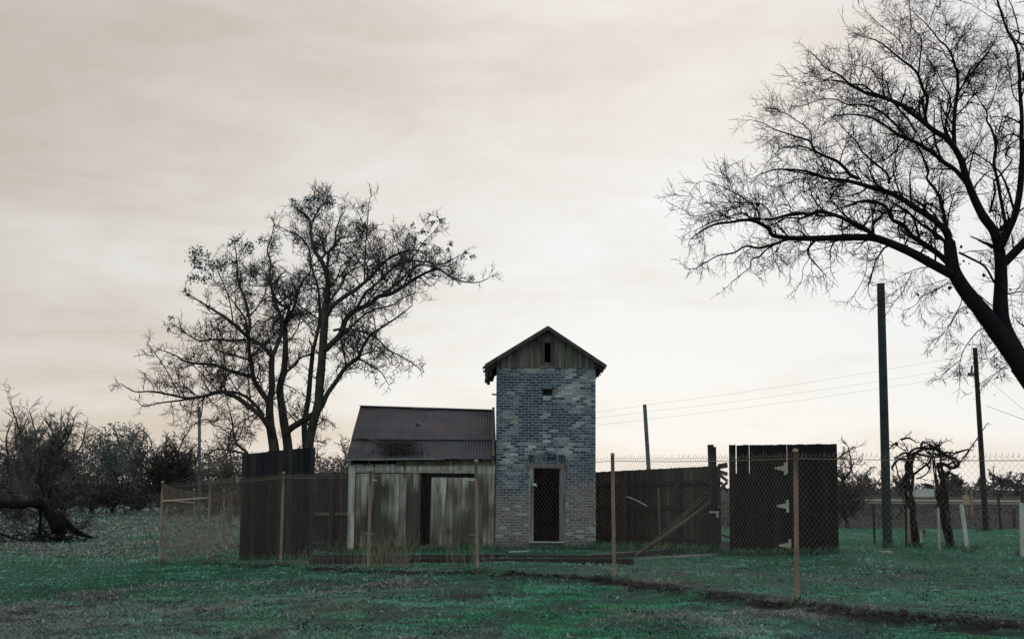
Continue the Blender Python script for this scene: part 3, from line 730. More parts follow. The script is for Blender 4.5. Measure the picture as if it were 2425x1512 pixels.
# right gate
ga = G(1729, 1315); gb_ = G(1986, 1311)
hga = P(1719, 1053, ga.y).z - ga.z; hgb = P(1979, 1050, gb_.y).z - gb_.z
gr = empty('board_gate', ((ga.x + gb_.x) / 2, (ga.y + gb_.y) / 2, 0), 'tall black board gate with three pale strap hinges and slits of light between its boards', 'gate')
LG = (gb_ - ga).length
bd = board_panel(ga, gb_, hga, hgb, .14, .2, [(0.006, 0.006, 0.008), (0.0045, 0.0045, 0.006), (0.010, 0.008, 0.008)], gaps=[(LG * (q - 1719) / 260, g_) for q, g_ in ((1737, .036), (1767, .02), (1845, .010), (1857, .016))])
bd.build('boards', M_DARKWOOD, gr)
hy = min(ga.y, gb_.y)
for (hx, hy_px) in ((1849, 1108), (1853, 1197), (1857, 1290)):
    gd = (gb_ - ga).normalized(); gn = Vector((gd.y, -gd.x, 0)) * .032
    c_ = ga + gd * (LG * (hx - 1719) / 260) + gn; c_.z = P(hx, hy_px, c_.y).z
    h = MB(); zu = Vector((0, 0, 1)); bk = gn * -.4
    a0, a1 = c_ - gd * .03, c_ - gd * .31
    h.hexa([a1 - zu * .018, a0 - zu * .07, a0 - zu * .07 + bk, a1 - zu * .018 + bk, a1 + zu * .018, a0 + zu * .07, a0 + zu * .07 + bk, a1 + zu * .018 + bk], (0.36, 0.335, 0.26))
    a0, a1 = c_ - gd * .0299, c_ + gd * .05
    h.hexa([a0 - zu * .16, a1 - zu * .16, a1 - zu * .16 + bk, a0 - zu * .16 + bk, a0 + zu * .15, a1 + zu * .15, a1 + zu * .15 + bk, a0 + zu * .15 + bk], (0.36, 0.335, 0.26)); h.build('hinge', M_PAINT, gr)
# gate post group with broken boards
gp = G(1688, 1312)
bp_ = empty('broken_fence', gp, 'splintered fence stub of two dark posts and loose broken boards left of the right gate', 'fence')
for (xa, xb, w, ta) in ((1682, 1688, .14, 1052), (1692, 1697, .06, 1057)):
    p_ = MB(); tp = P(xa, ta, gp.y); bt = P(xb + (4 if w > .1 else 0), 1316, gp.y); bt.z = -.1; p_.bar(bt, tp, w, w, (0.022, 0.022, 0.028), (0, 1, 0)); p_.build('post', M_DARKWOOD, bp_)
for i, (x0_, y0_, x1_, y1_, w, c) in enumerate(((1700, 1104, 1722, 1100, .13, (.06, .05, .04)), (1702, 1116, 1722, 1122, .10, (.10, .085, .065)), (1704, 1124, 1722, 1138, .07, (.05, .042, .036)), (1703, 1160, 1722, 1140, .07, (.09, .075, .06)), (1706, 1140, 1722, 1165, .06, (.05, .042, .036)), (1700, 1198, 1724, 1202, .06, (.15, .125, .095)), (1706, 1265, 1729, 1272, .06, (.11, .09, .07)), (1706, 1286, 1730, 1288, .11, (.14, .125, .115)), (1704, 1300, 1731, 1301, .14, (.28, .27, .26)))):
    q = MB(); yy = gp.y + .12 + .02 * i; q.bar(P(x0_, y0_, yy), P(x1_, y1_, yy + .05), .025, w, vary(tuple(2.0 * t for t in c))); q.build('plank', M_GREYWOOD, bp_)
q = MB(); p0 = P(1690, 1212, gp.y - .1); q.box(p0.x - .12, p0.x + .12, gp.y - .12, gp.y - .09, p0.z - .02, p0.z + .03, (.42, .42, .38)); q.box(p0.x + .06, p0.x + .11, gp.y - .125, gp.y - .10, p0.z - .13, p0.z - .01, (.36, .36, .33)); q.build('latch', M_PAINT, bp_)
# leaning braces
for i, (a, b, lab) in enumerate((((1674, 1166), (1576, 1253), 'uppermost of three weathered poles leaning diagonally against the dark gate post'), ((1672, 1176), (1584, 1254), 'middle of three weathered poles leaning diagonally against the dark gate post'), ((1680, 1190), (1502, 1316), 'longer lower pole leaning diagonally from the dark gate post to the grass'))):
    pa = P(a[0], a[1], gp.y + .1 - .11 * i); pb = P(b[0], b[1], gp.y + 1.2 - .6 * i)
    if i == 2: pb = G(1502, 1318) + Vector((0, 0, .03))
    else:
        dv = (pb - pa); pb = pa + dv * ((pa.z - .02) / (pa.z - pb.z))
    q = MB(); k = 6
    q.tube([pa.lerp(pb, j / k) + Vector((0, 0, -.03 * math.sin(math.pi * j / k))) for j in range(k + 1)], [.045] * 4 + [.042, .038, .03], 8, (0.062, 0.05, 0.039))
    tag(q.build('leaning_pole', M_LOG, loc=pb, smooth=True), lab, 'pole')
# timbers on the ground
def ground_plank(a, b, w, h, col, lab, cat='plank', mat=M_LOG, lift=0.0):
    A, B = G(*a), G(*b); A.z += h / 2 + lift; B.z += h / 2 + lift
    q = MB(); n = max(2, int((B - A).length / .8))
    for i in range(n):
        q.bar(A.lerp(B, i / n), A.lerp(B, (i + 1) / n - .0015), w, h + random.uniform(-.006, .006), vary(col, .2))
    return tag(q.build('timber' if cat == 'timber' else 'plank', mat, loc=A), lab, cat)
ground_plank((738, 1323), (1190, 1322), .12, .10, (0.022, 0.019, 0.018), 'long black timber laid along the grass before the shed doors', 'timber')
ground_plank((1130, 1322), (1418, 1324), .12, .10, (0.03, 0.025, 0.023), 'black timber lying on the grass before the brick tower', 'timber', lift=.0)
ground_plank((735, 1335), (1500, 1336), .16, .13, (0.020, 0.017, 0.016), 'nearest and longest of the black timbers lying before the buildings', 'timber')
ground_plank((1410, 1324), (1672, 1303), .22, .12, (0.03, 0.03, 0.035), 'dark broad plank slanting on the ground under the leaning poles')
ground_plank((1512, 1325), (1702, 1313), .05, .05, (0.20, 0.19, 0.16), 'thin pale plank lying nearest the fence beside the right gate')
ground_plank((1590, 1289), (1668, 1303), .10, .05, (0.11, 0.09, 0.085), 'reddish plank lying behind the leaning poles')
ground_plank((1596, 1297), (1664, 1297), .09, .04, (0.12, 0.105, 0.09), 'grey plank lying crosswise behind the leaning poles')
ground_plank((1548, 1298), (1576, 1309), .04, .04, (0.22, 0.21, 0.19), 'short pale lath on the grass at the foot of the thin post')
ground_plank((1206, 1307), (1250, 1305), .05, .03, (0.5, 0.5, 0.47), 'small white lath lying at the foot of the tower wall', mat=M_PAINT)
ground_plank((2082, 1308), (2110, 1308), .25, .04, (0.22, 0.20, 0.17), 'flat pale board lying on the grass beside the tall pole')
# steel post and hanging strip
q = MB(); b0 = G(1563, 1301); tp = P(1559, 1154, b0.y); q.bar(b0 + Vector((0, 0, -.1)), tp, .035, .035, (0.16, 0.105, 0.07), (0, 1, 0)); q.bar(b0 + Vector((-.02, -.02, .3)), tp + Vector((-.02, -.02, -.02)), .012, .03, (0.16, 0.105, 0.07), (0, 1, 0))
tag(q.build('steel_post', M_STEEL, loc=b0), 'thin rusty steel stake standing alone before the brown rear fence', 'post')
q = MB(); yy = 38.2
q.tube([P(1477, 1174, 41.0 - .95), P(1490, 1177, 40.6 - .8), P(1503, 1182, 40.3 - .75), P(1517, 1189, 40.0 - .75), P(1531, 1197, 39.8 - .8)], .018, 6, (0.55, 0.56, 0.5))
tag(q.build('bent_pipe', M_PAINT, loc=P(1503, 1182, 39.5), smooth=True), 'bent white strip hanging across the brown rear fence', 'strip')

# ------------------------------------------------------------------ chain link fence
RUST = (0.215, 0.155, 0.11)
cf = empty('chain_link_fence', FENCE[3][2], 'tall rusty chain link fence on tan steel posts running across the whole foreground', 'fence')
def fence_post(base, top, r=.033):
    q = MB(); k = 5
    q.tube([(base + Vector((0, 0, -.1))).lerp(top, j / k) for j in range(k + 1)], r, 10, vary(RUST, .1))
    q.tube([top, top + Vector((0, 0, .03)), top + Vector((0, 0, .045))], [r * 1.25, r * 1.1, r * .5], 10, vary(RUST, .1))
    return q.build('post', M_STEEL, cf, smooth=True)
TOPS = []
for (fx, ft, b) in FENCE:
    t_ = P(fx + (3 if fx < 1000 else 0), ft, b.y); TOPS.append(t_); fence_post(b, t_)
# the line carries on out of the frame to the right
eb = Vector((7.6, 15.6, 0)); et = Vector((7.6, 15.6, 2.1)); fence_post(eb, et)
sb = [P(460, 1329, 41.6), P(530, 1318, 45.2)]
for q_ in sb: q_.z = gz0(q_.x, q_.y)
stp = [P(460, 1159, 41.6), P(530, 1161, 45.2)]
for b, t_ in zip(sb, stp): fence_post(b, t_, .03)
sb.append(Vector((sb[1].x + .1, 49.5, -.36))); stp.append(sb[2] + Vector((0, 0, 2.0))); fence_post(sb[2], stp[2], .03)
# corner braces
q = MB(); q.tube([P(384, 1186, FENCE[0][2].y), P(493, 1178, FENCE[1][2].y)], .024, 8, (0.34, 0.28, 0.21)); q.build('brace', M_STEEL, cf, smooth=True)
q = MB(); q.tube([P(384, 1184, FENCE[0][2].y), P(459, 1190, 41.6)], .022, 8, (0.30, 0.24, 0.18)); q.build('brace', M_STEEL, cf, smooth=True)
# fabric
def fabric(T, bases, tops, drop=.10, p=.043, r=.0016):
    segs = []; acc = 0
    for i in range(len(bases) - 1):
        L = math.hypot(bases[i + 1].x - bases[i].x, bases[i + 1].y - bases[i].y); segs.append((acc, L, i)); acc += L
    n = int(acc / p); rows = 47
    def at(s):
        for a, L, i in segs:
            if s <= a + L or i == len(bases) - 2:
                u = min(1, max(0, (s - a) / L)); b = bases[i].lerp(bases[i + 1], u); t = tops[i].lerp(tops[i + 1], u)
                sag = .025 * math.sin(math.pi * u)
                return b, t, sag
    off = Vector((0, -.04, 0))
    for k in range(n):
        flip = k % 2; pts = []
        col = vary((0.20, 0.155, 0.112), .2)
        b0, t0, sg = at(k * p); b1, t1, _ = at((k + 1) * p)
        zlo = .03 + .02 * fbm(k * .05, 1, 1)
        for j in range(rows):
            hi = (j + flip) % 2
            b, t = (b1, t1) if hi else (b0, t0)
            v = j / (rows - 1)
            hgt = (t.z - drop - sg) - b.z
            pts.append((b.x + (t.x - b.x) * v + .008 * math.sin(k * .21 + j * .3), b.y + off.y + .012 * math.sin(k * .13 + j * .11), b.z + zlo + (hgt + .06 - zlo) * v))
        T.add(pts, [r] * rows, col, 3)
T = Tubes()
fabric(T, fence_line[1:-1] + [eb], TOPS[1:] + [et])
fabric(T, fence_line[:2], TOPS[:2])
fabric(T, [FENCE[0][2]] + sb, [TOPS[0]] + stp)
T.build('mesh', M_WIRE, cf)
allb, allt = fence_line[:-1] + [eb], TOPS + [et]
TW_ = {-.10: Tubes(), None: Tubes()}
for i in range(len(allb) - 1):
    for zo, rr_ in ((-.10, .005), (None, .004)):
        pts = []
        for j in range(9):
            u = j / 8; t_ = allt[i].lerp(allt[i + 1], u); b = allb[i].lerp(allb[i + 1], u)
            z = (t_.z + zo - .025 * math.sin(math.pi * u)) if zo is not None else b.z + .13 + .02 * math.sin(9 * u)
            pts.append((t_.x if zo is not None else b.x, b.y - .045, z))
        TW_[zo].add(pts, [rr_] * 9, (0.20, 0.155, 0.11), 4)
for q in TW_.values(): q.build('tension_wire', M_WIRE, cf)
T = Tubes()      # twisted wire barbs standing above the top wire
for i in range(len(allb) - 1):
    L = (allb[i + 1] - allb[i]).length; n = int(L / .076)
    for j in range(n):
        u = (j + .5) / n; t_ = allt[i].lerp(allt[i + 1], u); z = t_.z - .10 - .025 * math.sin(math.pi * u); y_ = t_.y - .04
        x = t_.x; h = random.uniform(.07, .12)
        T.add([(x - .02, y_, z + .03), (x + random.uniform(-.006, .006), y_, z + h * .6), (x + random.uniform(-.02, .02), y_ + random.uniform(-.01, .01), z + h)], [.003, .0035, .002], vary(RUST, .15), 3)
T.build('barbs', M_WIRE, cf)['kind'] = 'stuff'

# soil clods and litter along the fence
cl = MB(); rr = random.Random(12)
def clod(x, y, s, col):
    z = gz(x, y); base = len(cl.v); n = 6
    h = s * rr.uniform(.5, 1.0); a0 = rr.uniform(0, 6)
    ring = [(x + s * rr.uniform(.6, 1.2) * math.cos(a0 + 6.283 * i / n), y + s * rr.uniform(.6, 1.2) * math.sin(a0 + 6.283 * i / n), z - .01) for i in range(n)]
    mid = [(x + (p[0] - x) * .75 + rr.uniform(-.2, .2) * s, y + (p[1] - y) * .75, z + h * rr.uniform(.5, .8)) for p in ring]
    cl.v += ring + mid + [(x + rr.uniform(-.3, .3) * s, y, z + h)]
    for i in range(n):
        j = (i + 1) % n
        cl.f.append((base + i, base + j, base + n + j, base + n + i)); cl.c.append(col)
        cl.f.append((base + n + i, base + n + j, base + 2 * n)); cl.c.append(col)
for a, b in zip(fence_line[1:-1], fence_line[2:-1] + [eb]):
    L = (b - a).length
    for _ in range(int(L * 95)):
        u = rr.random(); p = a.lerp(b, u); o = rr.gauss(0, .17 + .15 * sstep(0, 5, p.x))
        if fbm(p.x * .9, p.y * .9, 14.0) + .03 * p.x < -.12 and rr.random() < .8: continue
        clod(p.x + o * .6, p.y + o * .7, rr.choice((.012, .02, .02, .03, .045)) * rr.uniform(.7, 1.5), vary((0.030, 0.026, 0.025), .5))
tag(cl.build('soil_clods', M_SOIL), 'dark broken earth and clods turned up along the foot of the chain link fence', 'soil', kind='stuff')
# broad leaved weeds in patches, and pale litter
pts, pcol = [], []
for c in range(620):
    y0 = math.sqrt(rr.uniform(13.6 ** 2, 30 ** 2)); x0 = rr.uniform(-.4, .4) * y0
    if fbm(x0 * .45, y0 * .45, 11.0) < 0.02 and rr.random() < .75: continue
    for _ in range(rr.randint(10, 26)):
        x, y = x0 + rr.gauss(0, .16), y0 + rr.gauss(0, .16); pts.append((x, y, gz(x, y) + rr.uniform(.005, .05)))
wd = leaf_mesh('weeds', pts, .022, (0.018, 0.026, 0.031), M_LEAF, None, .6); tag(wd, 'dark bluish broad leaved weeds matted in patches over the near turf', 'weeds', kind='stuff')
pts = []
for _ in range(150):
    y = math.sqrt(rr.uniform(13.6 ** 2, 22 ** 2)); x = rr.uniform(-.4, .4) * y; pts.append((x, y, gz(x, y) + .03))
for _ in range(60):
    a, b = fence_line[5], eb; p = a.lerp(b, rr.random()); pts.append((p.x + rr.gauss(-.1, .3), p.y + rr.gauss(-.1, .3), gz(p.x, p.y) + .04))
lt_ = leaf_mesh('leaf_litter', pts, .035, (0.22, 0.22, 0.23), M_LEAF, None, .5); tag(lt_, 'scattered pale dead leaves on the near turf', 'litter', kind='stuff')
# dry stalks by the fence
def stalks(name, lab, cx, cy, n, h, sp, col=(0.20, 0.17, 0.12), cat='weed'):
    b = G(cx, cy); T = Tubes()
    for _ in range(n):
        x, y = b.x + rr.gauss(0, sp), b.y + rr.gauss(0, sp * .5); z = gz(x, y); hh = h * rr.uniform(.4, 1.1); ax, ay = rr.gauss(0, .3), rr.gauss(0, .2)
        T.add([(x, y, z - .02), (x + ax * hh * .3, y + ay * hh * .3, z + hh * .4), (x + ax * hh * .7, y + ay * hh * .7, z + hh * .75), (x + ax * hh * 1.2, y + ay * hh, z + hh)], [.004, .0035, .003, .002], vary(col, .35), 3)
    o = T.build(name, M_TWIG, loc=b); return tag(o, lab, cat, kind='stuff' if n < 60 else None)
stalks('dry_weed', 'clump of tall dry stalks against the mesh in front of the left shed door', 915, 1343, 150, .75, .38)
stalks('dry_weed', 'small sparse dry stalks at the foot of the fence in front of the black gate', 730, 1340, 30, .5, .35)
stalks('dry_weed', 'low dry tuft in front of the tall dry stalks, nearest the camera', 1092, 1415, 140, .22, .20, (0.12, 0.10, 0.08))
stalks('dry_weed', 'dry tuft behind the mesh in front of the right shed door', 1110, 1335, 40, .55, .3)
stalks('dry_weed', 'dry straw tuft beside the second left fence post', 495, 1336, 40, .18, .4, (0.15, .12, .08))

def base_tufts(segs, seed):
    rng = random.Random(seed); V, C = [], []
    for (a, b, dens, h, sp) in segs:
        L = max(.2, (b - a).length)
        for _ in range(int(L * dens)):
            p = a.lerp(b, rng.random()); x, y = p.x + rng.gauss(0, sp), p.y - abs(rng.gauss(0, sp)) + .02
            z = gz(x, y) - .01; c, dry, _s, _f = cover_col(x, y); c = (c * .5 + np.array((0.05, 0.12, 0.05)) * .5) * rng.uniform(.5, 1.3)
            if rng.random() < .12: c = np.array((0.16, 0.14, 0.10)) * rng.uniform(.6, 1.2)
            hh = h * rng.uniform(.35, 1.15); an = rng.uniform(0, 6.283); w = .007; lx, ly = rng.gauss(0, .35) * hh, rng.gauss(0, .3) * hh
            dx, dy = math.cos(an) * w, math.sin(an) * w
            V += [(x - dx, y - dy, z), (x + dx, y + dy, z), (x + dx * .6 + lx * .4, y + dy * .6 + ly * .4, z + hh * .62), (x + lx, y + ly, z + hh)]; C.append(c)
    o = np_mesh('grass', np.array(V), np.arange(len(V)).reshape(-1, 4), np.array(C), M_GRASS)
    tag(o, 'taller uncut grass along the feet of the fences, gates and buildings', 'grass', kind='stuff')
V3 = Vector
base_tufts([(la, lb, 160, .16, .10), (ga, gb_, 260, .22, .12), (V3((sx0, YS - .05, 0)), V3((sx1, YS - .05, 0)), 260, .20, .22), (V3((tx0, YF - .03, 0)), V3((tx1 + .2, YF - .03, 0)), 220, .15, .18), (V3((tx1, YF + .3, 0)), V3((rb.x - .4, rb.y - .3, 0)), 260, .26, .45), (fa, fb_, 200, .25, .2), (V3((gp.x - .3, gp.y, 0)), V3((gp.x + .8, gp.y, 0)), 200, .25, .15)]
           + [(b_ - V3((.12, 0, 0)), b_ + V3((.12, 0, 0)), 260, .16, .10) for b_ in fence_line[:-1]]
           + [(G(px - 12, py), G(px + 12, py), 260, .2, .12) for px, py in ((2101, 1297), (2165, 1296), (2245, 1298), (2292, 1306), (2421, 1314), (2334, 1256))], 3)

# ------------------------------------------------------------------ poles and wires
def pole(name, lab, bpx, tpx, y, w0, w1, col, lean=None, extra=None, b=None):
    base = P(bpx[0], bpx[1], y); base.z = gz0(base.x, base.y) - .3; top = P(tpx[0], tpx[1], y)
    root = empty(name, (base.x, base.y, base.z + .3), lab, 'pole'); q = MB(); k = 8
    q.tube([base.lerp(top, j / k) for j in range(k + 1)], [w0 / 2 + (w1 - w0) / 2 * j / k for j in range(k + 1)], 14, col); q.build('shaft', M_LOG, root, smooth=False)
    if extra: extra(root, base, top)
    return root, top
y1 = G(2101, 1296).y
pole('wooden_pole', 'thickest and nearest bare timber pole, standing right of the black gate', (2101, 1296), (2085, 671), y1, .27, .22, (0.026, 0.030, 0.030))
y2 = G(2334, 1256).y
def box_on(root, b, t):
    q = MB(); p = P(2300, 884, t.y - .2); q.box(p.x - .12, p.x + .10, p.y - .1, p.y + .12, p.z - .1, p.z + .02, (0.10, 0.13, 0.13)); q.bar(p + Vector((0, 0, 0)), p + Vector((.02, 0, .32)), .06, .06, (0.05, .05, .05)); q.bar(p, p + Vector((.2, .1, .05)), .04, .04, (0.05, .05, .05)); q.build('insulator_bracket', M_STEEL, root)
pole('utility_pole', 'slim far utility pole with a small bracket near its top, behind branches at right', (2335, 1256), (2308, 823), y2, .24, .18, (0.018, 0.017, 0.017), extra=box_on)
pole('utility_pole', 'short leaning grey green pole rising behind the brown rear fence', (1545, 1250), (1526, 957), 60, .2, .16, (0.085, 0.10, 0.095))
pole('utility_pole', 'slim blue grey pole among the bare trees left of the black board gate', (474, 1180), (472, 962), 80, .2, .16, (0.075, 0.09, 0.105))
for i, (pa, pm, pb, lab) in enumerate((((2308, 838), (1526, 959), (472, 1085), 'highest of the three thin overhead wires between the far poles'), ((2306, 866), (1526, 975), (472, 1090), 'middle of the three thin overhead wires between the far poles'), ((2302, 884), (1526, 993), (472, 1096), 'lowest of the three thin overhead wires between the far poles'))):
    A, Mi, B = P(*pa, y2 - .15), P(*pm, 59.8), P(*pb, 79.9); T = Tubes()
    for (s, e_, sg) in ((A, Mi, .25), (Mi, B, .3)):
        T.add([s.lerp(e_, j / 16) + Vector((0, 0, -sg * 4 * (j / 16) * (1 - j / 16) * .4)) for j in range(17)], [.0032] * 17, (0.06, 0.06, 0.06), 4)
    tag(T.build('overhead_wire', M_WIRE, loc=A), lab, 'wire')
q = Tubes(); A, B = P(2335, 960, 56), P(2470, 1010, 40); q.add([A.lerp(B, j / 8) for j in range(9)], [.008] * 9, (.06, .06, .06), 4)
A2 = P(2309, 872, y2 - .1); q.add([A2.lerp(B, j / 8) for j in range(9)], [.006] * 9, (.06, .06, .06), 4)
tag(q.build('guy_wire', M_WIRE, loc=A2), 'wire slanting down to the right from the slim far utility pole', 'wire')

# ------------------------------------------------------------------ trees
BARKC = (0.023, 0.022, 0.020)
def grow(T, tips, p, d, L, r, lev, st, rnd):
    n = 5 if lev > 0 else 4
    pts, rad = [p.copy()], [r]; d = d.normalized(); q = p.copy()
    curl = Vector((rnd.gauss(0, 1), rnd.gauss(0, 1), rnd.gauss(0, 1))) * st['curl']
    for i in range(n):
        d = (d + curl * .35 + Vector((rnd.gauss(0, 1), rnd.gauss(0, 1), rnd.gauss(0, 1))) * st['jit'] + Vector((0, 0, st['trop'] if lev > 0 else st['trop'] * .6))).normalized()
        q = q + d * (L / n); pts.append(q.copy()); rad.append(max(st['rmin'] * .7, r + (st['rend'] * r - r) * (i + 1) / n))
    T.add(pts, rad, st['col'] if rnd.random() < .6 else st['col2'])
    if lev == 0:
        if rnd.random() < .25: tips.append(pts[-1])
        return
    k = st['kids'][lev - 1]; k = int(k * L / st['Lref'][lev - 1] + rnd.random()); k = max(1, min(k, 14))
    for i in range(k):
        u = (i + rnd.uniform(.15, 1.0)) / k * .85 + .15; u = min(u, .999)
        j = min(int(u * n), n - 1); f_ = u * n - j; b = pts[j].lerp(pts[j + 1], f_); t = (pts[j + 1] - pts[j]).normalized()
        rv = Vector((rnd.gauss(0, 1), rnd.gauss(0, 1) * st.get('flat', 1), rnd.gauss(0, 1))); rv -= t * rv.dot(t)
        if rv.length < .01: continue
        a = st['ang'] * rnd.uniform(.6, 1.4); nd = t * math.cos(a) + rv.normalized() * math.sin(a) + Vector((0, 0, st['lift']))
        grow(T, tips, b, nd, st['Lref'][lev - 1] * rnd.uniform(.5, 1.35) * (1.1 - .4 * u), max(st['rmin'], min(r * .62, st['rl'][lev - 1])), lev - 1, st, rnd)
    # the shoot goes on past its last knot
    grow(T, tips, pts[-1], d, st['Lref'][lev - 1] * rnd.uniform(.6, 1.2), max(st['rmin'], rad[-1] * .9), lev - 1, st, rnd)
def catmull(pts, sub=4):
    out = []
    for i in range(len(pts) - 1):
        p0, p1, p2, p3 = pts[max(i - 1, 0)], pts[i], pts[i + 1], pts[min(i + 2, len(pts) - 1)]
        for j in range(sub):
            t = j / sub
            out.append(.5 * ((2 * p1) + (p2 - p0) * t + (2 * p0 - 5 * p1 + 4 * p2 - p3) * t * t + (3 * p1 - p0 - 3 * p2 + p3) * t ** 3))
    out.append(pts[-1]); return out
def limb(Tb, T, tips, pts, r0, r1, st, rnd, twig=True, every=.3, u_start=.12, pw=1.15):
    c = catmull(pts, 4); n = len(c)
    ds = [0.0]
    for a, b in zip(c, c[1:]): ds.append(ds[-1] + (b - a).length)
    L = ds[-1]
    rad = [(r0 + (r1 - r0) * (s / L) ** pw) * (1 + st.get('rough', .06) * fbm(s * 3, r0 * 50, 2)) for s in ds]
    Tb.add(c, rad, st['col'], 10 if r0 > .06 else 6 if r0 > .025 else 5)
    if not twig: return
    s = L * u_start
    lv = st['levels']
    while s < L:
        i = max(k for k in range(n) if ds[k] <= s); i = min(i, n - 2)
        t = (c[i + 1] - c[i]).normalized(); b = c[i].lerp(c[i + 1], (s - ds[i]) / max(1e-6, ds[i + 1] - ds[i]))
        rv = Vector((rnd.gauss(0, 1), rnd.gauss(0, 1) * st.get('flat', 1), rnd.gauss(0, 1))); rv -= t * rv.dot(t)
        if rv.length > .05:
            a = st['ang'] * rnd.uniform(.7, 1.5); nd = t * math.cos(a) + rv.normalized() * math.sin(a) + Vector((0, 0, st['lift']))
            rr_ = rad[i]
            lev = lv - 1 if rnd.random() < .72 and s < .86 * L else lv - 2
            if st.get('bough') and .15 < s / L < .75 and r0 > .05 and rnd.random() < st['bough']:
                b2 = nd.normalized(); l_ = rnd.uniform(1.0, 1.9); e1 = b + b2 * l_ * .5 + Vector((rnd.gauss(0, .12), rnd.gauss(0, .12), rnd.gauss(.05, .1))); e2 = e1 + (b2 + Vector((rnd.gauss(0, .35), rnd.gauss(0, .35), rnd.gauss(.1, .3)))) * l_ * .5
                limb(Tb, T, tips, [b, e1, e2], min(rr_ * .55, .032), .012, st, rnd, True, every * .9, .15)
                s += every * rnd.uniform(.5, 1.5); continue
            grow(T, tips, b, nd, st['L1'] * rnd.uniform(.45, 1.3) * (1.2 - .9 * s / L), max(st['rmin'], min(rr_ * .5, st['r1'])), max(lev, 0), st, rnd)
        s += every * rnd.uniform(.5, 1.5)
    grow(T, tips, c[-1], (c[-1] - c[-2]), st['L1'] * .18, max(st['rmin'], rad[-1]), lv - 1, st, rnd)
def crop(ox, oy, sc):
    return lambda x, y: ((ox + x / sc) / 1.58416, (oy + y / sc) / 1.58416)
def traced(conv, pts, y0, y1):
    n = len(pts); out = []
    for i, (a, b) in enumerate(pts):
        X_, Y_ = conv(a, b); out.append(P(X_, Y_, y0 + (y1 - y0) * i / max(1, n - 1)))
    return out

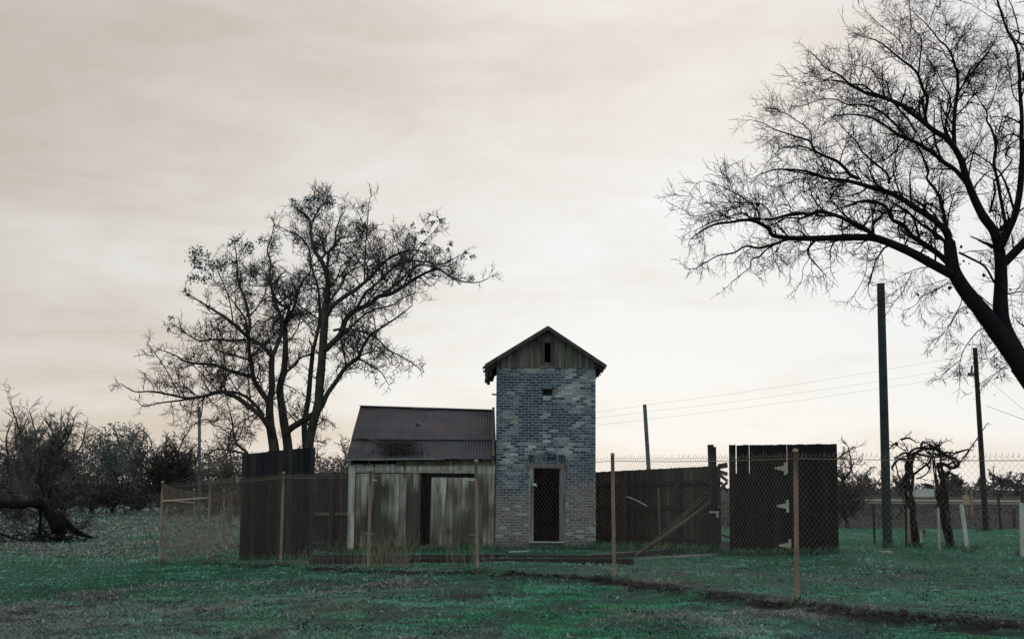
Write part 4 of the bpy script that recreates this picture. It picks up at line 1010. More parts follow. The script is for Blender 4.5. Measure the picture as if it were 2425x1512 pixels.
# --- many stemmed tree behind the black board gate
C7 = crop(400, 700, 1.44)
YA = 46.0
ST1 = dict(curl=.42, jit=.25, trop=.05, rmin=.0074, rend=.6, col=(0.040, 0.037, 0.031), col2=(0.070, 0.062, 0.050), kids=[3.4, 4.4], Lref=[.22, .42], rl=[.0090, .0125], ang=R(54), lift=.13, L1=.80, r1=.022, levels=3, flat=1.0, bough=.12)
rt1 = random.Random(21)
base1 = P(650, 1290, YA); base1.z = gz0(base1.x, YA)
tree1 = empty('bare_tree', (base1.x, YA, base1.z), 'broad many stemmed bare tree with leafy tufts behind the left black gate', 'tree')
TB, TT, tips1 = Tubes(), Tubes(), []
PXM = YA / 5333 / 1.44        # metres per crop pixel
L1 = [  # points, width start, width end, depth start, depth end, twigs
 ([(935, 1800), (915, 1600), (905, 1420), (885, 1300), (880, 1240), (880, 1160)], 74, 40, 0, 0, 0),
 ([(880, 1165), (893, 1080), (890, 1000), (893, 915)], 36, 30, 0, -.2, .5),
 ([(893, 920), (850, 865), (790, 830), (755, 805), (690, 745), (640, 705), (560, 655), (480, 605), (430, 575)], 26, 5, -.2, -1.6, 1),
 ([(760, 810), (775, 750), (765, 680), (745, 600), (712, 520), (706, 440), (700, 370), (690, 300)], 20, 5, -.5, .8, 1),
 ([(893, 915), (925, 845), (945, 765), (938, 700), (905, 610), (888, 540), (882, 470), (884, 400), (868, 340), (890, 270), (905, 195)], 24, 4, -.2, 1.6, 1),
 ([(878, 1165), (830, 1100), (795, 1040), (783, 970), (770, 890), (768, 820), (750, 720), (705, 650), (660, 590)], 30, 6, 0, 1.8, 1),
 ([(785, 1025), (740, 1015), (700, 1003), (640, 985), (580, 962), (500, 955), (430, 945), (380, 915), (320, 890), (288, 880)], 22, 4, .4, -1.8, 1),
 ([(768, 935), (735, 925), (700, 912), (640, 895), (592, 880)], 12, 4, .6, .2, 1),
 ([(752, 825), (680, 830), (560, 825), (500, 832), (440, 800), (380, 760), (345, 735)], 14, 4, -.4, -2.0, 1),
 ([(895, 1340), (870, 1290), (835, 1240), (750, 1170), (680, 1125), (620, 1105), (570, 1118), (500, 1135), (430, 1140), (330, 1120), (240, 1105), (150, 1105), (80, 1065)], 30, 4, -.2, -3.0, .8),
 ([(850, 1235), (775, 1150), (700, 1112), (620, 1110), (530, 1128), (420, 1150), (300, 1165), (200, 1182), (165, 1155)], 20, 4, .2, -1.5, .8),
 ([(520, 1140), (515, 1200), (505, 1255), (470, 1285), (430, 1300)], 8, 4, -1.4, -1.8, .6),
 ([(505, 1262), (545, 1255), (570, 1285), (620, 1300), (655, 1330)], 6, 4, -1.6, -1.6, .6),
 ([(612, 985), (618, 1050), (650, 1105)], 8, 7, -.6, -.6, .3),
 ([(520, 965), (550, 1010), (560, 1060), (520, 1120)], 7, 4, -.8, -1.0, .6),
 ([(1000, 1800), (985, 1600), (978, 1400), (960, 1290), (945, 1180), (935, 1085), (958, 985), (966, 850), (960, 745)], 64, 26, .3, .6, .15),
 ([(960, 750), (985, 650), (945, 640), (905, 590), (880, 520), (850, 450)], 22, 5, .6, 2.2, 1),
 ([(962, 740), (1010, 655), (1030, 580), (1060, 505), (1100, 455), (1085, 380)], 20, 5, .6, -.8, 1),
 ([(960, 770), (1000, 700), (1060, 680), (1110, 640)], 13, 5, .5, 1.2, 1),
 ([(950, 1010), (1000, 975), (1045, 925), (1100, 905), (1150, 890)], 15, 6, .5, .0, 1),
 ([(940, 1060), (1000, 1085), (1040, 1110)], 8, 4, .5, .8, .8),
 ([(1075, 1800), (1085, 1600), (1090, 1420), (1110, 1300), (1140, 1180), (1152, 1050), (1165, 900), (1175, 750), (1182, 640)], 52, 42, -.6, -.4, .1),
 ([(1182, 650), (1195, 540), (1185, 465), (1160, 400), (1118, 335), (1102, 240), (1098, 180), (1060, 140), (1010, 110)], 34, 5, -.4, .4, 1),
 ([(1100, 200), (1130, 150), (1150, 110), (1190, 80)], 8, 4, .3, .6, 1),
 ([(1190, 470), (1200, 355), (1232, 310), (1238, 240), (1262, 170), (1292, 120)], 18, 4, -.3, -1.2, 1),
 ([(1235, 300), (1280, 275), (1340, 270), (1385, 250)], 8, 4, -.7, -1.5, 1),
 ([(1150, 640), (1140, 540), (1108, 440), (1090, 330), (1040, 270), (960, 230), (905, 200)], 16, 4, .6, 2.0, 1),
 ([(1110, 905), (1130, 820), (1150, 720), (1150, 630)], 22, 16, .2, .6, .8),
 ([(1178, 720), (1220, 645), (1290, 590), (1345, 555), (1432, 480), (1500, 405), (1560, 370), (1620, 347), (1690, 345), (1708, 370), (1700, 402)], 26, 5, -.4, -2.2, 1),
 ([(1400, 520), (1410, 450), (1405, 410), (1450, 360), (1490, 320)], 12, 4, -1.3, -2.0, 1),
 ([(1180, 880), (1260, 800), (1290, 720), (1340, 670), (1420, 635), (1470, 592), (1530, 580), (1600, 540), (1660, 500), (1740, 458), (1800, 448), (1860, 490), (1940, 515), (2010, 515), (2060, 495)], 34, 4, -.5, 1.5, .8),
 ([(1345, 665), (1400, 570), (1440, 540), (1490, 492), (1560, 430), (1640, 402), (1720, 406), (1800, 420), (1860, 395), (1930, 360)], 18, 4, -.2, 2.5, .9),
 ([(1480, 590), (1570, 520), (1640, 450), (1700, 420), (1780, 440), (1850, 480), (1900, 520)], 14, 4, .3, .6, .8),
 ([(1640, 400), (1690, 330), (1720, 290), (1770, 240), (1805, 190)], 8, 3, 1.2, .6, .8),
 ([(1225, 775), (1300, 766), (1400, 790), (1460, 820), (1520, 880), (1590, 915), (1660, 960), (1712, 1003)], 14, 4, -.5, -2.0, 1),
 ([(1262, 815), (1278, 880), (1290, 955)], 11, 10, -.4, -.3, .5),
 ([(970, 1330), (1000, 1300), (1060, 1262), (1150, 1200), (1190, 1120), (1240, 1050), (1290, 975), (1355, 925), (1390, 850), (1425, 800), (1500, 750), (1590, 690), (1650, 640)], 36, 5, .0, -1.4, .8),
 ([(1290, 965), (1360, 932), (1430, 968), (1480, 1000), (1520, 1065)], 14, 4, -.6, .4, 1),
 ([(1320, 940), (1400, 900), (1480, 890), (1540, 960)], 10, 4, -.7, -1.8, 1),
 ([(1270, 810), (1330, 870), (1350, 870)], 8, 5, -.4, -.8, .8),
 ([(1075, 1800), (1078, 1600), (1072, 1400), (1068, 1280), (1088, 1150), (1100, 1020), (1112, 900)], 40, 24, 1.0, .3, .3),
 ([(1280, 800), (1380, 700), (1450, 660), (1540, 640), (1600, 600), (1680, 570)], 12, 4, .2, -1.5, 1),
 ([(1180, 640), (1250, 560), (1300, 470), (1380, 420), (1420, 350)], 13, 4, -.3, 1.0, 1),
 ([(1190, 560), (1240, 500), (1270, 430), (1330, 380)], 12, 4, -.3, -1.0, 1),
 ([(960, 860), (1010, 800), (1040, 740), (1050, 640)], 9, 4, .6, 1.5, 1),
 ([(770, 700), (820, 640), (860, 560), (860, 480)], 10, 4, .6, -.8, 1),
]
for (pts, w0, w1, d0, d1, tw) in L1:
    limb(TB, TT, tips1, traced(C7, pts, YA + d0, YA + d1), w0 * PXM / 2, w1 * PXM / 2, ST1, rt1, tw > 0, .19 / max(tw, .1) if tw else .3, .08)
TB.build('trunk', M_BARK, tree1)
TT.build('twigs', M_TWIG, tree1)
LEAFPX = [(485, 355, 26), (480, 390, 26), (545, 368, 14), (500, 430, 24), (470, 490, 20), (520, 500, 18), (690, 295, 24), (760, 340, 26), (770, 310, 14), (620, 420, 26), (570, 430, 18), (690, 410, 20), (700, 460, 18), (850, 410, 14), (835, 290, 16), (900, 320, 12), (430, 570, 16), (345, 710, 10), (335, 770, 12), (345, 950, 10), (1090, 70, 20), (1130, 60, 20), (1185, 75, 22), (1205, 92, 16), (1010, 75, 10), (1100, 120, 10), (1265, 110, 8), (1370, 230, 18), (1390, 215, 10), (1380, 270, 10), (1650, 212, 10), (1760, 195, 12), (1805, 185, 14), (1660, 275, 16), (1715, 245, 14), (1715, 310, 14), (1790, 345, 18), (1770, 330, 12), (1860, 310, 10), (1780, 240, 10), (1940, 355, 10), (1975, 380, 12), (1925, 385, 10), (1870, 475, 16), (1765, 470, 10), (1970, 500, 12), (1845, 340, 8), (1850, 400, 10), (800, 455, 12), (560, 480, 14)]
pts = []
for (a, b, s) in LEAFPX:
    c = P(*C7(a, b), YA + rt1.uniform(-.8, .6)); sm = s * PXM
    for _ in range(int(6 + s * s * .2)):
        pts.append(c + Vector((rt1.gauss(0, sm * .8), rt1.gauss(0, sm * .8), rt1.gauss(0, sm * .7))))
leaf_mesh('leaves', pts, .048, (0.058, 0.088, 0.092), M_LEAF, tree1, .45)

# --- big tree leaning in from the right
YB = 32.0
B0, B1, B2, B3, B4, B5 = crop(2500, 0, 1.00821), crop(2500, 600, 2.52), crop(2800, 100, 2.52), crop(3240, 0, 2.52), crop(3140, 550, 2.52), crop(3240, 1000, 3.0233)
S0 = crop(0, 0, 1.0)
BK2 = (0.009, 0.009, 0.0095)
ST2 = dict(curl=.34, jit=.15, trop=.03, rmin=.0050, rend=.5, col=BK2, col2=(0.015, 0.013, 0.0125), kids=[3.2, 4.4], Lref=[.25, .46], rl=[.0068, .0125], ang=R(46), lift=.04, L1=.80, r1=.026, levels=3, flat=1.0, bough=.14)
STD = dict(ST2, bough=0, lift=-.10, trop=-.02, kids=[3.0, 3.5], L1=.45, Lref=[.18, .30])
rt2 = random.Random(33)
bb = P(*S0(4150, 2110), YB)
tree2 = empty('bare_tree', (bb.x, YB, 0), 'huge black bare tree leaning in from the right edge with limbs reaching left', 'tree')
TB, TT, tips2 = Tubes(), Tubes(), []
k2 = YB / 5333
L2 = [ # conv, pts, w0, w1 (source px), d0, d1, twig density, style
 (S0, [(4170, 2180), (4130, 2020), (4080, 1800), (3985, 1590), (3905, 1465), (3829, 1364)], 150, 92, 0, 0, 0, ST2),
 (S0, [(3829, 1366), (3756, 1265), (3690, 1175), (3622, 1093), (3578, 1020), (3567, 967), (3560, 905)], 78, 44, 0, 0, .3, STD),
 (S0, [(3860, 1420), (3800, 1300), (3765, 1230), (3752, 1150), (3754, 1060), (3752, 980), (3747, 935)], 70, 42, .2, .1, .3, ST2),
 (B4, [(1070, 1200), (900, 1110), (720, 1010), (540, 930), (380, 870), (250, 857), (0, 860), (-120, 865), (-330, 868), (-480, 862), (-615, 835), (-655, 770), (-790, 700), (-900, 695), (-1010, 715), (-1160, 735), (-1310, 815), (-1390, 880)], 92, 8, -.1, -2.5, .9, ST2),
 (B1, [(1140, 748), (1000, 800), (870, 832), (740, 815), (640, 875), (500, 900), (400, 950), (280, 1020), (180, 1032)], 24, 5, -2, -2.8, 1, STD),
 (B1, [(1090, 765), (950, 840), (880, 910), (800, 940), (790, 1010), (680, 1100), (560, 1210)], 18, 5, -2, -1.2, 1.1, STD),
 (B1, [(1360, 750), (1340, 830), (1220, 930), (1170, 1020)], 9, 4, -1.6, -1.8, .8, STD),
 (B1, [(1345, 820), (1345, 930), (1290, 1020), (1280, 1120), (1240, 1200)], 7, 3, -1.6, -1.4, .5, STD),
 (B4, [(400, 880), (330, 830), (240, 760), (100, 700), (0, 655), (-170, 610), (-260, 640), (-380, 625), (-510, 655), (-650, 690), (-780, 672)], 46, 14, -.6, -3.2, 1, ST2),
 (B1, [(830, 545), (835, 460), (760, 380), (640, 310), (500, 240), (370, 200)], 14, 4, -3, -3.6, 1, ST2),
 (B1, [(990, 530), (950, 460), (870, 410), (700, 405), (560, 400), (420, 440)], 12, 4, -2.8, -3.8, 1, ST2),
 (B1, [(770, 520), (720, 500), (600, 530), (520, 560), (400, 600), (280, 660)], 14, 4, -3, -3.2, 1, ST2),
 (B1, [(560, 530), (480, 485), (350, 520), (250, 530), (170, 480)], 9, 3, -3.1, -3.4, .9, ST2),
 (B1, [(960, 630), (1060, 585), (1130, 550), (1300, 545), (1440, 490)], 16, 14, -2.4, -2.0, .5, ST2),
 (B4, [(1060, 1110), (950, 1010), (820, 920), (700, 840), (620, 740), (520, 690), (480, 600), (400, 535), (250, 510), (100, 560), (0, 590), (-120, 640)], 62, 7, .2, 1.6, .9, ST2),
 (B4, [(480, 560), (330, 530), (150, 520), (40, 500), (-100, 480), (-160, 440), (-190, 380), (-330, 330)], 16, 4, 1.2, 2.4, 1, ST2),
 (B4, [(640, 600), (540, 545), (400, 500), (200, 540), (50, 590)], 14, 4, .8, 2.0, 1, ST2),
 (B4, [(1080, 960), (1050, 870), (1000, 770), (880, 670), (740, 580), (620, 500), (480, 430), (330, 390), (150, 335), (0, 312), (-100, 300), (-220, 255), (-320, 230), (-480, 215), (-600, 220), (-720, 260), (-800, 300)], 66, 6, .1, -1.8, .9, ST2),
 (B4, [(1020, 900), (900, 800), (790, 730), (660, 610), (560, 550)], 36, 14, .2, .6, .8, ST2),
 (B2, [(1060, 1440), (980, 1400), (930, 1340), (850, 1270), (730, 1220), (640, 1170), (600, 1085), (500, 1050), (380, 1010), (260, 970), (150, 910), (30, 880)], 36, 4, -.4, 1.2, 1, ST2),
 (B2, [(612, 1085), (600, 985), (500, 905), (460, 880), (350, 810), (210, 760)], 14, 4, .4, 1.8, 1, ST2),
 (B2, [(640, 1175), (560, 1140), (480, 1130), (350, 1140), (260, 1210), (190, 1290)], 14, 4, .2, -.8, 1, ST2),
 (B2, [(800, 1430), (740, 1350), (700, 1270), (640, 1190)], 14, 7, -.6, -.4, .8, ST2),
 (B2, [(860, 1420), (750, 1360), (670, 1370), (580, 1450), (480, 1440), (360, 1500)], 12, 4, -.8, -1.4, 1, ST2),
 (B2, [(1345, 1480), (1345, 1440), (1315, 1375), (1200, 1280), (1090, 1180), (1040, 1090), (930, 980), (860, 900), (780, 820)], 26, 5, -.2, .8, 1, ST2),
 (B2, [(1350, 1460), (1410, 1350), (1405, 1260), (1420, 1140), (1450, 1050)], 16, 6, -.2, -.8, .9, ST2),
 (B2, [(1420, 1330), (1480, 1170), (1490, 1060)], 11, 5, -.3, -.6, .9, ST2),
 (B2, [(1290, 1330), (1280, 1240), (1220, 1140), (1160, 1070), (1080, 1070)], 9, 4, 0, .8, .9, ST2),
 (B4, [(1100, 1010), (1080, 930), (1030, 760), (1000, 600), (950, 440), (850, 310), (860, 220), (800, 80), (750, -20), (720, -60)], 38, 14, 0, .8, .8, ST2),
 (B4, [(960, 430), (970, 280), (1010, 210), (1080, 150)], 14, 5, .3, -.5, .9, ST2),
 (B4, [(1000, 520), (1080, 455), (1210, 430), (1340, 450), (1450, 430)], 14, 7, .2, .0, .5, ST2),
 (B4, [(1150, 1000), (1250, 1050), (1380, 1120), (1440, 1200), (1480, 1280)], 22, 22, .1, .2, .5, ST2),
 (B4, [(1530, 975), (1480, 800), (1380, 660), (1290, 480), (1220, 300), (1170, 130), (1100, 0), (1060, -60)], 96, 52, .1, -.6, .25, ST2),
 (B3, [(870, 1420), (780, 1310), (660, 1235), (560, 1150), (440, 1060), (330, 980), (200, 930), (100, 890), (0, 870), (-130, 800), (-190, 745), (-250, 700), (-360, 650), (-450, 540), (-510, 490)], 56, 5, -.6, -2.6, .9, ST2),
 (B3, [(120, 900), (0, 810), (-100, 800), (-260, 760), (-420, 770), (-560, 800)], 20, 4, -1.4, -2.6, 1, ST2),
 (B4, [(1290, 440), (1130, 235), (1010, 150), (900, 60), (740, -40), (600, -95), (480, -180), (330, -270), (180, -300), (40, -300), (-80, -270), (-140, -200)], 50, 6, .1, 1.8, .9, ST2),
 (B2, [(1480, 1000), (1380, 900), (1260, 800), (1120, 740), (950, 735), (850, 690), (700, 690), (560, 740), (440, 770)], 24, 4, .6, 2.4, 1, ST2),
 (B2, [(1520, 1030), (1400, 1020), (1270, 1000), (1260, 920), (1180, 880)], 16, 5, .5, .2, .9, ST2),
 (B2, [(1600, 1000), (1540, 900), (1440, 780), (1380, 700), (1340, 600), (1320, 520), (1230, 480), (1170, 400), (1060, 370), (900, 350)], 22, 4, -.8, .6, 1, ST2),
 (B2, [(1440, 760), (1330, 690), (1200, 660), (1090, 620), (980, 560), (860, 520), (700, 500), (540, 530)], 18, 4, -1.4, -2.6, 1, ST2),
 (B3, [(590, 1160), (578, 1080), (602, 920), (560, 850), (515, 720), (470, 655), (350, 560), (240, 470), (130, 390), (0, 350), (-100, 320)], 34, 5, -.4, -1.8, .9, ST2),
 (B3, [(518, 700), (530, 560), (545, 400), (520, 330), (450, 260), (440, 150), (430, 0), (440, -100)], 18, 7, -.6, .4, .9, ST2),
 (B3, [(540, 340), (620, 220), (650, 120), (690, 0), (710, -80)], 9, 5, 0, -.4, .8, ST2),
 (B3, [(585, 850), (600, 765), (672, 690), (640, 620), (600, 540), (600, 500)], 13, 5, -.4, -1.2, .9, ST2),
 (B3, [(370, 555), (360, 430), (290, 340), (210, 280), (100, 190), (0, 100)], 12, 4, -1, -1.6, .9, ST2),
 (B3, [(855, 1390), (850, 1200), (865, 1000), (882, 880), (885, 700), (860, 630), (830, 520), (770, 430), (710, 380), (600, 240), (490, 140), (420, 60)], 42, 5, -.5, .6, .9, ST2),
 (B3, [(850, 600), (780, 540), (730, 450), (600, 370), (550, 310)], 14, 5, -.2, -1.2, 1, ST2),
 (B3, [(860, 940), (960, 760), (1010, 650), (1130, 570), (1250, 550), (1320, 520)], 20, 5, -.4, -1.6, 1, ST2),
 (B3, [(900, 915), (1080, 880), (1130, 790), (1160, 650), (1210, 640)], 13, 5, -.4, .6, .9, ST2),
 (B3, [(800, 1320), (770, 1170), (810, 1040), (815, 920), (770, 840), (730, 760), (680, 670), (600, 590)], 24, 5, -.5, -1.4, .9, ST2),
 (B3, [(840, 560), (830, 450), (850, 330), (800, 260)], 9, 4, 0, .6, 1, ST2),
 (B3, [(740, 420), (790, 330), (850, 250), (940, 290)], 8, 4, 0, -.8, 1, ST2),
 (B4, [(1550, 945), (1610, 800), (1680, 640), (1720, 450), (1740, 250), (1750, 0), (1750, -60)], 76, 46, 0, -.4, .3, ST2),
 (B3, [(1500, 1400), (1490, 1370), (1492, 1100), (1480, 950), (1470, 800), (1470, 700), (1440, 450), (1350, 280), (1300, 130), (1260, 0), (1240, -120)], 44, 16, -.4, -.2, .5, ST2),
 (B3, [(1445, 410), (1470, 335), (1420, 120), (1370, 0), (1330, -110)], 16, 9, -.3, .4, .4, ST2),
 (B3, [(1320, 200), (1230, 180), (1120, 110), (990, 30)], 8, 4, -.2, -.8, .4, ST2),
 (B3, [(1462, 965), (1410, 890), (1380, 700), (1350, 560), (1290, 480)], 14, 5, -.3, -1.0, 1, ST2),
 (B4, [(1590, 735), (1550, 520), (1510, 300), (1480, 160), (1500, 0), (1505, -60)], 34, 26, 0, .8, .5, ST2),
 (B3, [(1235, 1500), (1247, 1386), (1210, 1230), (1160, 1140), (1160, 1060), (1060, 900), (1000, 830)], 30, 5, .8, 1.6, .9, ST2),
 (B3, [(1180, 1035), (1230, 900), (1270, 730), (1310, 620)], 13, 4, 1.2, .4, 1, ST2),
 (B3, [(1210, 1220), (1120, 1300), (1020, 1180), (960, 1020)], 9, 4, 1, 1.6, .8, ST2),
 (B4, [(1440, 625), (1490, 430), (1480, 330), (1540, 270), (1650, 130), (1600, 80), (1630, 0)], 24, 10, 0, -.8, .8, ST2),
 (B4, [(1520, 800), (1580, 740), (1610, 700)], 30, 30, 0, 0, .2, ST2),
 (B4, [(1680, 640), (1800, 560), (1900, 540)], 20, 8, -.1, -.6, .8, ST2),
 (B4, [(1600, 1100), (1660, 1060), (1790, 1040)], 12, 5, 0, -.4, 1, ST2),
 (B4, [(1590, 1395), (1700, 1375), (1800, 1370)], 16, 6, 0, .6, 1, ST2),
 (B4, [(1220, 170), (1280, 120), (1380, 180), (1480, 215)], 12, 6, -.4, -.8, .7, ST2),
 (B3, [(1490, 1300), (1380, 1370), (1340, 1450), (1350, 1500)], 16, 8, -.3, -.9, .6, ST2),
 # hanging sprays under the leaning stem
 (B4, [(310, 920), (285, 1000), (280, 1070), (270, 1180), (225, 1290), (130, 1450)], 7, 3, -1.2, -1.4, .45, STD),
 (B4, [(400, 900), (410, 1000), (350, 1090), (290, 1070)], 5, 3, -1.2, -1.0, .4, STD),
 (B5, [(780, 15), (700, 5), (560, 40), (470, 80), (340, 150)], 12, 4, -.4, -1.2, .8, STD),
 (B5, [(545, 60), (500, 150), (440, 280), (350, 390), (250, 420)], 11, 3, -.7, -1.2, .7, STD),
 (B5, [(1000, 200), (940, 190), (830, 260), (660, 330), (590, 430), (450, 500)], 11, 3, -.2, -1.4, .9, STD),
 (B5, [(940, 140), (850, 170), (750, 200), (570, 240)], 7, 3, -.2, -.8, .8, STD),
 (B5, [(1230, 460), (1150, 460), (1080, 490), (960, 680), (870, 780), (800, 890)], 13, 3, -.2, -1.0, 1, STD),
 (B5, [(1110, 350), (1090, 440), (1020, 560), (960, 680)], 13, 5, -.1, -.6, 1, STD),
 (B5, [(1430, 705), (1350, 705), (1290, 730), (1190, 850), (1120, 970), (1085, 1100), (1085, 1200), (1083, 1350)], 15, 4, -.1, -1.2, 1, STD),
 (B5, [(1085, 1060), (1000, 1130), (930, 1190), (880, 1230)], 8, 3, -.8, -1.2, 1, STD),
 (B5, [(1700, 1100), (1650, 1100), (1560, 1160), (1480, 1220), (1400, 1320)], 13, 5, 0, -.8, 1, STD),
 (B5, [(1580, 900), (1550, 920), (1440, 1040), (1300, 1030)], 11, 4, 0, .6, 1, STD),
 (B5, [(1440, 1040), (1450, 1120), (1560, 1160)], 8, 5, .2, .3, .8, STD),
 (B5, [(1540, 870), (1480, 855), (1420, 870)], 7, 3, 0, .3, .8, STD),
 (B5, [(1200, 270), (1300, 320), (1400, 400), (1470, 450)], 14, 12, .1, .2, .8, ST2),
 # the far side of the crown, mostly out of the picture
 (S0, [(3752, 1000), (3900, 850), (4050, 700), (4200, 480), (4300, 200), (4340, -100)], 34, 8, .2, 2.0, .7, ST2),
 (S0, [(3830, 1370), (3960, 1180), (4120, 1000), (4330, 860), (4550, 800)], 44, 6, .2, -1.5, .7, ST2),
 (S0, [(3840, 300), (3880, 100), (3900, -150), (3860, -380)], 18, 5, -.4, .6, .7, ST2),
 (S0, [(3420, 0), (3400, -160), (3450, -330)], 8, 3, .2, .3, .8, ST2),
]
for (cv, pts, w0, w1, d0, d1, tw, st) in L2:
    sc = 1.0 if cv is S0 else (2.52 if cv is not B5 else 3.0233)
    if cv is S0: sc = 1.0
    w0_, w1_ = (w0, w1) if cv is S0 else (w0 / sc, w1 / sc)
    if w0 < 12 and cv is not S0: w0_ = max(w0_, 3.0)
    limb(TB, TT, tips2, traced(cv, pts, YB + d0, YB + d1), w0_ * k2 / 2, max(.006, w1_ * k2 / 2), st, rt2, tw > 0, (.21 if w0_ < 30 else .30) / max(tw, .1), .06)
TB.build('trunk', M_BARK, tree2)
TT.build('twigs', M_TWIG, tree2)
def pod(c, r, mb):
    n = 6; b0 = len(mb.v); rows = 4
    for i in range(rows + 1):
        th = math.pi * i / rows
        for j in range(n):
            ph = 2 * math.pi * j / n; rr_ = r * rt2.uniform(.7, 1.25)
            mb.v.append((c.x + rr_ * math.sin(th) * math.cos(ph), c.y + rr_ * math.sin(th) * math.sin(ph), c.z + rr_ * math.cos(th)))
    for i in range(rows):
        for j in range(n):
            a = b0 + i * n + j; b = b0 + i * n + (j + 1) % n; mb.f.append((a, b, b + n, a + n)); mb.c.append((0.018, 0.018, 0.018))
for (cv, x, y, r) in [(B4, 890, 545, 26), (B4, 800, 820, 22), (B4, 835, 815, 16), (B4, 660, 935, 14), (B4, 1170, 945, 18), (B4, 1480, 600, 14), (B4, 1355, 1080, 13), (B4, 1195, 1080, 12), (B4, 1245, 1105, 10), (B4, 920, 945, 7), (B4, 830, 990, 10), (B4, 860, 1040, 10), (B4, 1440, 1080, 14), (B4, 1385, 1215, 20), (B4, 1160, 1110, 12), (B4, 1070, 1330, 18), (B5, 1168, 520, 15), (B5, 1195, 885, 13), (B5, 1510, 1115, 13), (B5, 1515, 1255, 14), (B5, 770, 1010, 7), (B5, 970, 240, 24), (B5, 615, 320, 18), (B5, 1660, 260, 14), (B5, 1675, 105, 10), (B5, 1585, 1230, 10), (B5, 1210, 480, 10), (B5, 1480, 1455, 8), (B5, 1440, 955, 10), (B1, 1305, 305, 8), (B1, 1435, 350, 9), (B1, 258, 938, 6), (B2, 165, 600, 6), (B2, 20, 815, 5), (B2, 1010, 1025, 9), (B3, 1095, 1160, 9), (B1, 1490, 690, 9), (B4, 1620, 400, 16), (B4, 760, 1395, 14)]:
    sc = 3.0233 if cv is B5 else 2.52
    pods = MB(); pod(P(*cv(x, y), YB + rt2.uniform(-.3, .3)), r / sc * k2 * .9, pods); pods.build('seed_head', M_LEAF, tree2, smooth=False)

# --- generic background trees and scrub
def bare_tree(name, lab, px, py_base, y, h, spread, seed, col=(0.05, 0.043, 0.038), nl=7, dens=1.0, lean=0.0, group=None, leafy=0, leafcol=(0.04, 0.05, 0.045), trunk_h=.25, low=.15, cat='tree', rmul=1.0):
    rnd = random.Random(seed); b = P(px, py_base, y); b.z = gz0(b.x, y)
    root = empty(name, b, lab, cat, group)
    TB, TT, tips = Tubes(), Tubes(), []
    rm = .00020 * y * rmul
    st = dict(curl=.4, jit=.2, trop=.04, rmin=rm, rend=.5, col=col, col2=tuple(q * 1.25 for q in col), kids=[3.4 * dens, 4.2 * dens], Lref=[.065 * h, .11 * h], rl=[rm * 1.15, rm * 1.5], ang=R(50), lift=.08, L1=.17 * h, r1=rm * 2.2, levels=3, flat=1.0)
    r0 = .028 * h
    top = b + Vector((lean * h * trunk_h, 0, h * trunk_h))
    limb(TB, TT, tips, [b + Vector((0, 0, -.2)), b.lerp(top, .5) + Vector((rnd.gauss(0, .05), 0, 0)), top], r0, r0 * .75, st, rnd, False)
    for i in range(nl):
        a = 2 * math.pi * (i + rnd.uniform(-.3, .3)) / nl; el_ = rnd.uniform(low, 1.25)
        e_ = Vector((math.cos(a) * math.cos(el_) * spread, math.sin(a) * math.cos(el_) * spread * .8, math.sin(el_) * h * (1 - trunk_h)))
        p1 = top + e_ * .35 + Vector((rnd.gauss(0, .06), rnd.gauss(0, .06), rnd.uniform(0, .10))) * h
        p2 = top + e_ * .7 + Vector((rnd.gauss(0, .07), rnd.gauss(0, .07), rnd.uniform(-.02, .06))) * h
        limb(TB, TT, tips, [top - Vector((0, 0, h * .03 * rnd.random())), p1, p2, top + e_], r0 * rnd.uniform(.4, .62), rm * 2, st, rnd, True, .05 * h / dens, .2)
    TB.build('trunk', M_BARK, root)
    TT.build('crown', M_TWIG, root)
    if leafy:
        pts = []
        for _ in range(leafy):
            u = rnd.random() ** .4; a = rnd.uniform(0, 6.283); ce = rnd.uniform(-.5, 1)
            r_ = spread * u * math.sqrt(max(0, 1 - ce * ce))
            q = Vector((b.x + r_ * math.cos(a), b.y + r_ * math.sin(a), b.z + h * (.5 + .5 * ce * u)))
            if q.z > b.z and fbm(q.x * 1.1, q.y * 1.1, q.z * 1.1) > -.12: pts.append(q)
        leaf_mesh('leaves', pts, .0011 * y, leafcol, M_LEAF, root, .45)
    return root
TW = (0.090, 0.077, 0.067)  # oak twig colour lightened to stand in for haze
bare_tree('bare_tree', 'wide bare oak with a dense rounded twiggy crown at the left edge', 105, 1215, 84, 6.0, 3.6, 101, TW, 22, 1.15, low=.05)
bare_tree('bare_tree', 'lower dark gnarled oak with a rounded crown right of the grey green tree', 402, 1208, 92, 5.4, 2.6, 102, (0.050, 0.042, 0.037), 18, 1.1, low=.05)
bare_tree('pale_tree', 'hazy grey green evergreen standing behind the bare oaks at left', 268, 1205, 118, 7.0, 2.4, 103, (0.10, 0.105, 0.10), 8, .8, leafy=3800, leafcol=(0.075, 0.095, 0.092))
bare_tree('thin_tree', 'sparse upright young tree with thin stems before the left edge oak', 55, 1225, 70, 5.8, 1.5, 104, (0.075, 0.066, 0.058), 6, .6, low=.9, rmul=.8)
bare_tree('thin_tree', 'pale wispy bare tree between the grey green tree and the dark gnarled oak', 318, 1200, 112, 6.2, 1.8, 105, (0.11, 0.095, 0.082), 7, .7, low=.6)
bare_tree('bare_tree', 'pale twiggy bare tree seen through the stems left of the black gate', 545, 1200, 78, 5.6, 1.7, 106, (0.10, 0.085, 0.073), 8, .85, low=.2)
bare_tree('bare_tree', 'pale twiggy bare tree showing between the many stemmed tree and the shed roof', 800, 1200, 82, 5.0, 2.0, 107, (0.12, 0.10, 0.086), 9, 1.0, low=.1)
bare_tree('bare_tree', 'bare bushy tree showing just right of the black gate', 2003, 1253, 62, 3.7, 1.05, 108, (0.05, 0.043, 0.038), 9, 1.0, low=.1, trunk_h=.1)
